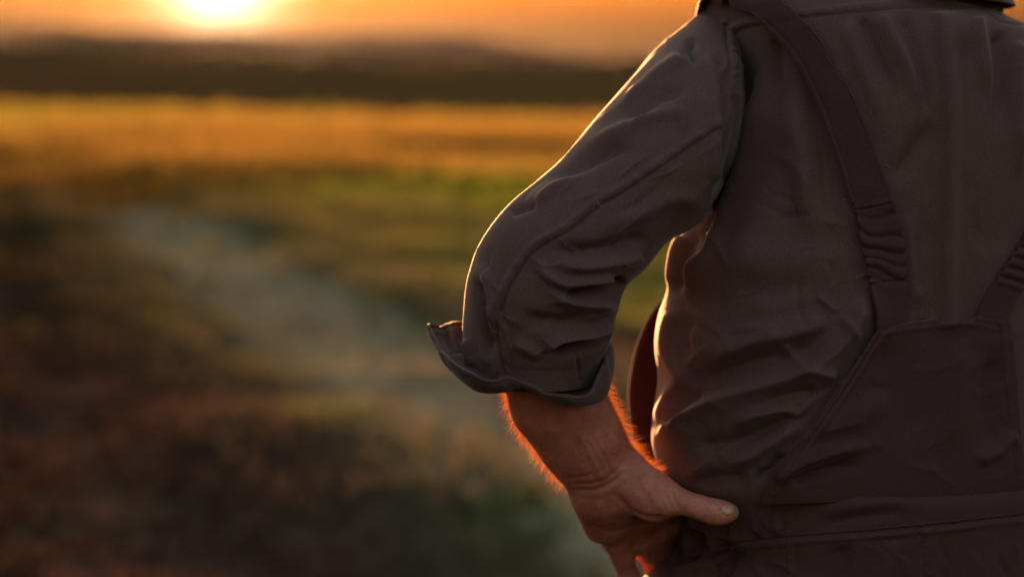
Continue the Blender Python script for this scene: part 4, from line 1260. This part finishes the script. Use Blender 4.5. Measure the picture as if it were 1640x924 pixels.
# ------------------------------------------------------------------ rows of stitching along the seams
STITCH, t, b = principled('stitch_thread', Roughness=0.8); b.inputs['Base Color'].default_value = (0.115, 0.078, 0.078, 1)
b.inputs['Specular IOR Level'].default_value = 0.1
def tree_of(G, wrap):
    return BVHTree.FromPolygons([tuple(v) for v in G.reshape(-1, 3)], grid_faces(G.shape[0], G.shape[1], wrap).tolist())
def stitches(lines, tree, parent, pitch=5.2, fill=0.62, r=0.00034):
    """every stitch a small lozenge of thread lying on the cloth; one mesh for all the rows on a garment piece"""
    V, F = [], []
    for pts, off in lines:
        c2 = crom(pts, 200)
        tn = np.gradient(c2, axis=0); tn /= np.linalg.norm(tn, axis=1, keepdims=True)
        c2 = c2 + np.stack([tn[:, 1], -tn[:, 0]], -1) * off
        s = np.concatenate([[0], np.cumsum(np.hypot(*np.diff(c2, axis=0).T))])
        for s0 in np.arange(2, s[-1] - pitch, pitch):
            ends = []
            for q in (s0, s0 + pitch * fill):
                x, y = np.interp(q, s, c2[:, 0]), np.interp(q, s, c2[:, 1])
                d = Vector(tuple(ray(np.float64(x), np.float64(y)))).normalized()
                h = tree.ray_cast(Vector(tuple(CAM)), d, 5)
                if h[0] is None: break
                nn = h[1] if h[1].dot(d) < 0 else -h[1]
                ends.append((np.array(h[0]), np.array(nn)))
            if len(ends) < 2 or np.linalg.norm(ends[0][0] - ends[1][0]) > 0.008: continue
            (a, na), (c, nc) = ends
            sd = np.cross(c - a, na); sd /= max(np.linalg.norm(sd), 1e-9)
            k = len(V)
            V += [a, c, (a + c) / 2 + sd * r, (a + c) / 2 - sd * r, (a + c) / 2 + na * r * 1.3]
            F += [(k, k + 2, k + 4), (k + 2, k + 1, k + 4), (k + 1, k + 3, k + 4), (k + 3, k, k + 4)]
    if V: tag(mesh_obj('stitching', V, F, STITCH, parent, smooth=False), kind='stuff')
stitches([(SEAM, -5.5), (ARMHOLE, 5.5)], tree_of(S1, True), shirt)
stitches([(YOKE, -5.0)], bvh, shirt)
stitches([([(1412, 529), (1450, 522), (1550, 513), (1600, 523)], 3), ([(1412, 529), (1450, 522), (1550, 513), (1600, 523)], 9), ([(1412, 529), (1384, 574), (1352, 624), (1318, 672), (1282, 724), (1244, 780)], 4),
          ([(1412, 529), (1384, 574), (1352, 624), (1318, 672), (1282, 724), (1244, 780)], -3), ([(1601, 524), (1610, 620), (1620, 690), (1626, 755)], 4)], tree_of(BP, False), overalls)
stitches([([(1222, 31), (1268, 78), (1305, 142), (1346, 250), (1364, 310), (1372, 340)], 0), ([(1298, 50), (1326, 92), (1358, 150), (1397, 250), (1413, 298), (1423, 328)], 0),
          ([(1362, 339), (1392, 335), (1427, 327)], 0), ([(1390, 459), (1416, 453), (1445, 451)], 0)], tree_of(SG, False), overalls)
stitches([([(1250, 797), (1400, 783), (1520, 772), (1638, 759)], -4), ([(1256, 862), (1400, 851), (1520, 839), (1638, 826)], 5), ([(1256, 800), (1258, 861), (1262, 924)], 4)], tree_of(Wg, True), overalls)
stitches([([(700, 534), (708, 562), (738, 592), (792, 610), (836, 616)], 3), ([(836, 616), (884, 634), (930, 636), (960, 600)], 3)], tree_of(CGo, True), shirt)

# ------------------------------------------------------------------ fine nap of the brushed cotton, seen where the sun rakes its edge
fm_ = bpy.data.materials.new('cotton_nap'); fm_.use_nodes = True
t = fm_.node_tree; t.nodes.clear()
d1 = N(t, 'ShaderNodeBsdfDiffuse'); d1.inputs[0].default_value = (0.10, 0.07, 0.068, 1)
d2 = N(t, 'ShaderNodeBsdfTranslucent'); d2.inputs[0].default_value = (0.16, 0.11, 0.10, 1)
mx = N(t, 'ShaderNodeMixShader'); mx.inputs[0].default_value = 0.5
oo = N(t, 'ShaderNodeOutputMaterial')
L(t, d1.outputs[0], mx.inputs[1]); L(t, d2.outputs[0], mx.inputs[2]); L(t, mx.outputs[0], oo.inputs[0])
def nap(G, wrap, n, parent, seed):
    nn_ = grid_normals(G, wrap).reshape(-1, 3); P_ = G.reshape(-1, 3)
    g = np.random.default_rng(seed)
    # only round the outer edge, where single fibres can be seen against the light
    vv = CAM - P_; vv /= np.linalg.norm(vv, axis=1, keepdims=True)
    c_ = np.abs(np.sum(nn_ * vv, 1))
    ids_ = np.flatnonzero(c_ < 0.30)
    pk_ = g.choice(ids_, n)
    o = strands('nap', P_[pk_] + g.normal(0, 0.0005, (n, 3)), nn_[pk_], g.normal(0, 0.6, (n, 3)), 0.0026, 0.00005, fm_, parent, seed + 1, curl=0.4, outw_=0.8)
    tag(o, kind='stuff')
nap(S1, True, 12000, shirt, 201)
nap(CGo, True, 3500, shirt, 203)
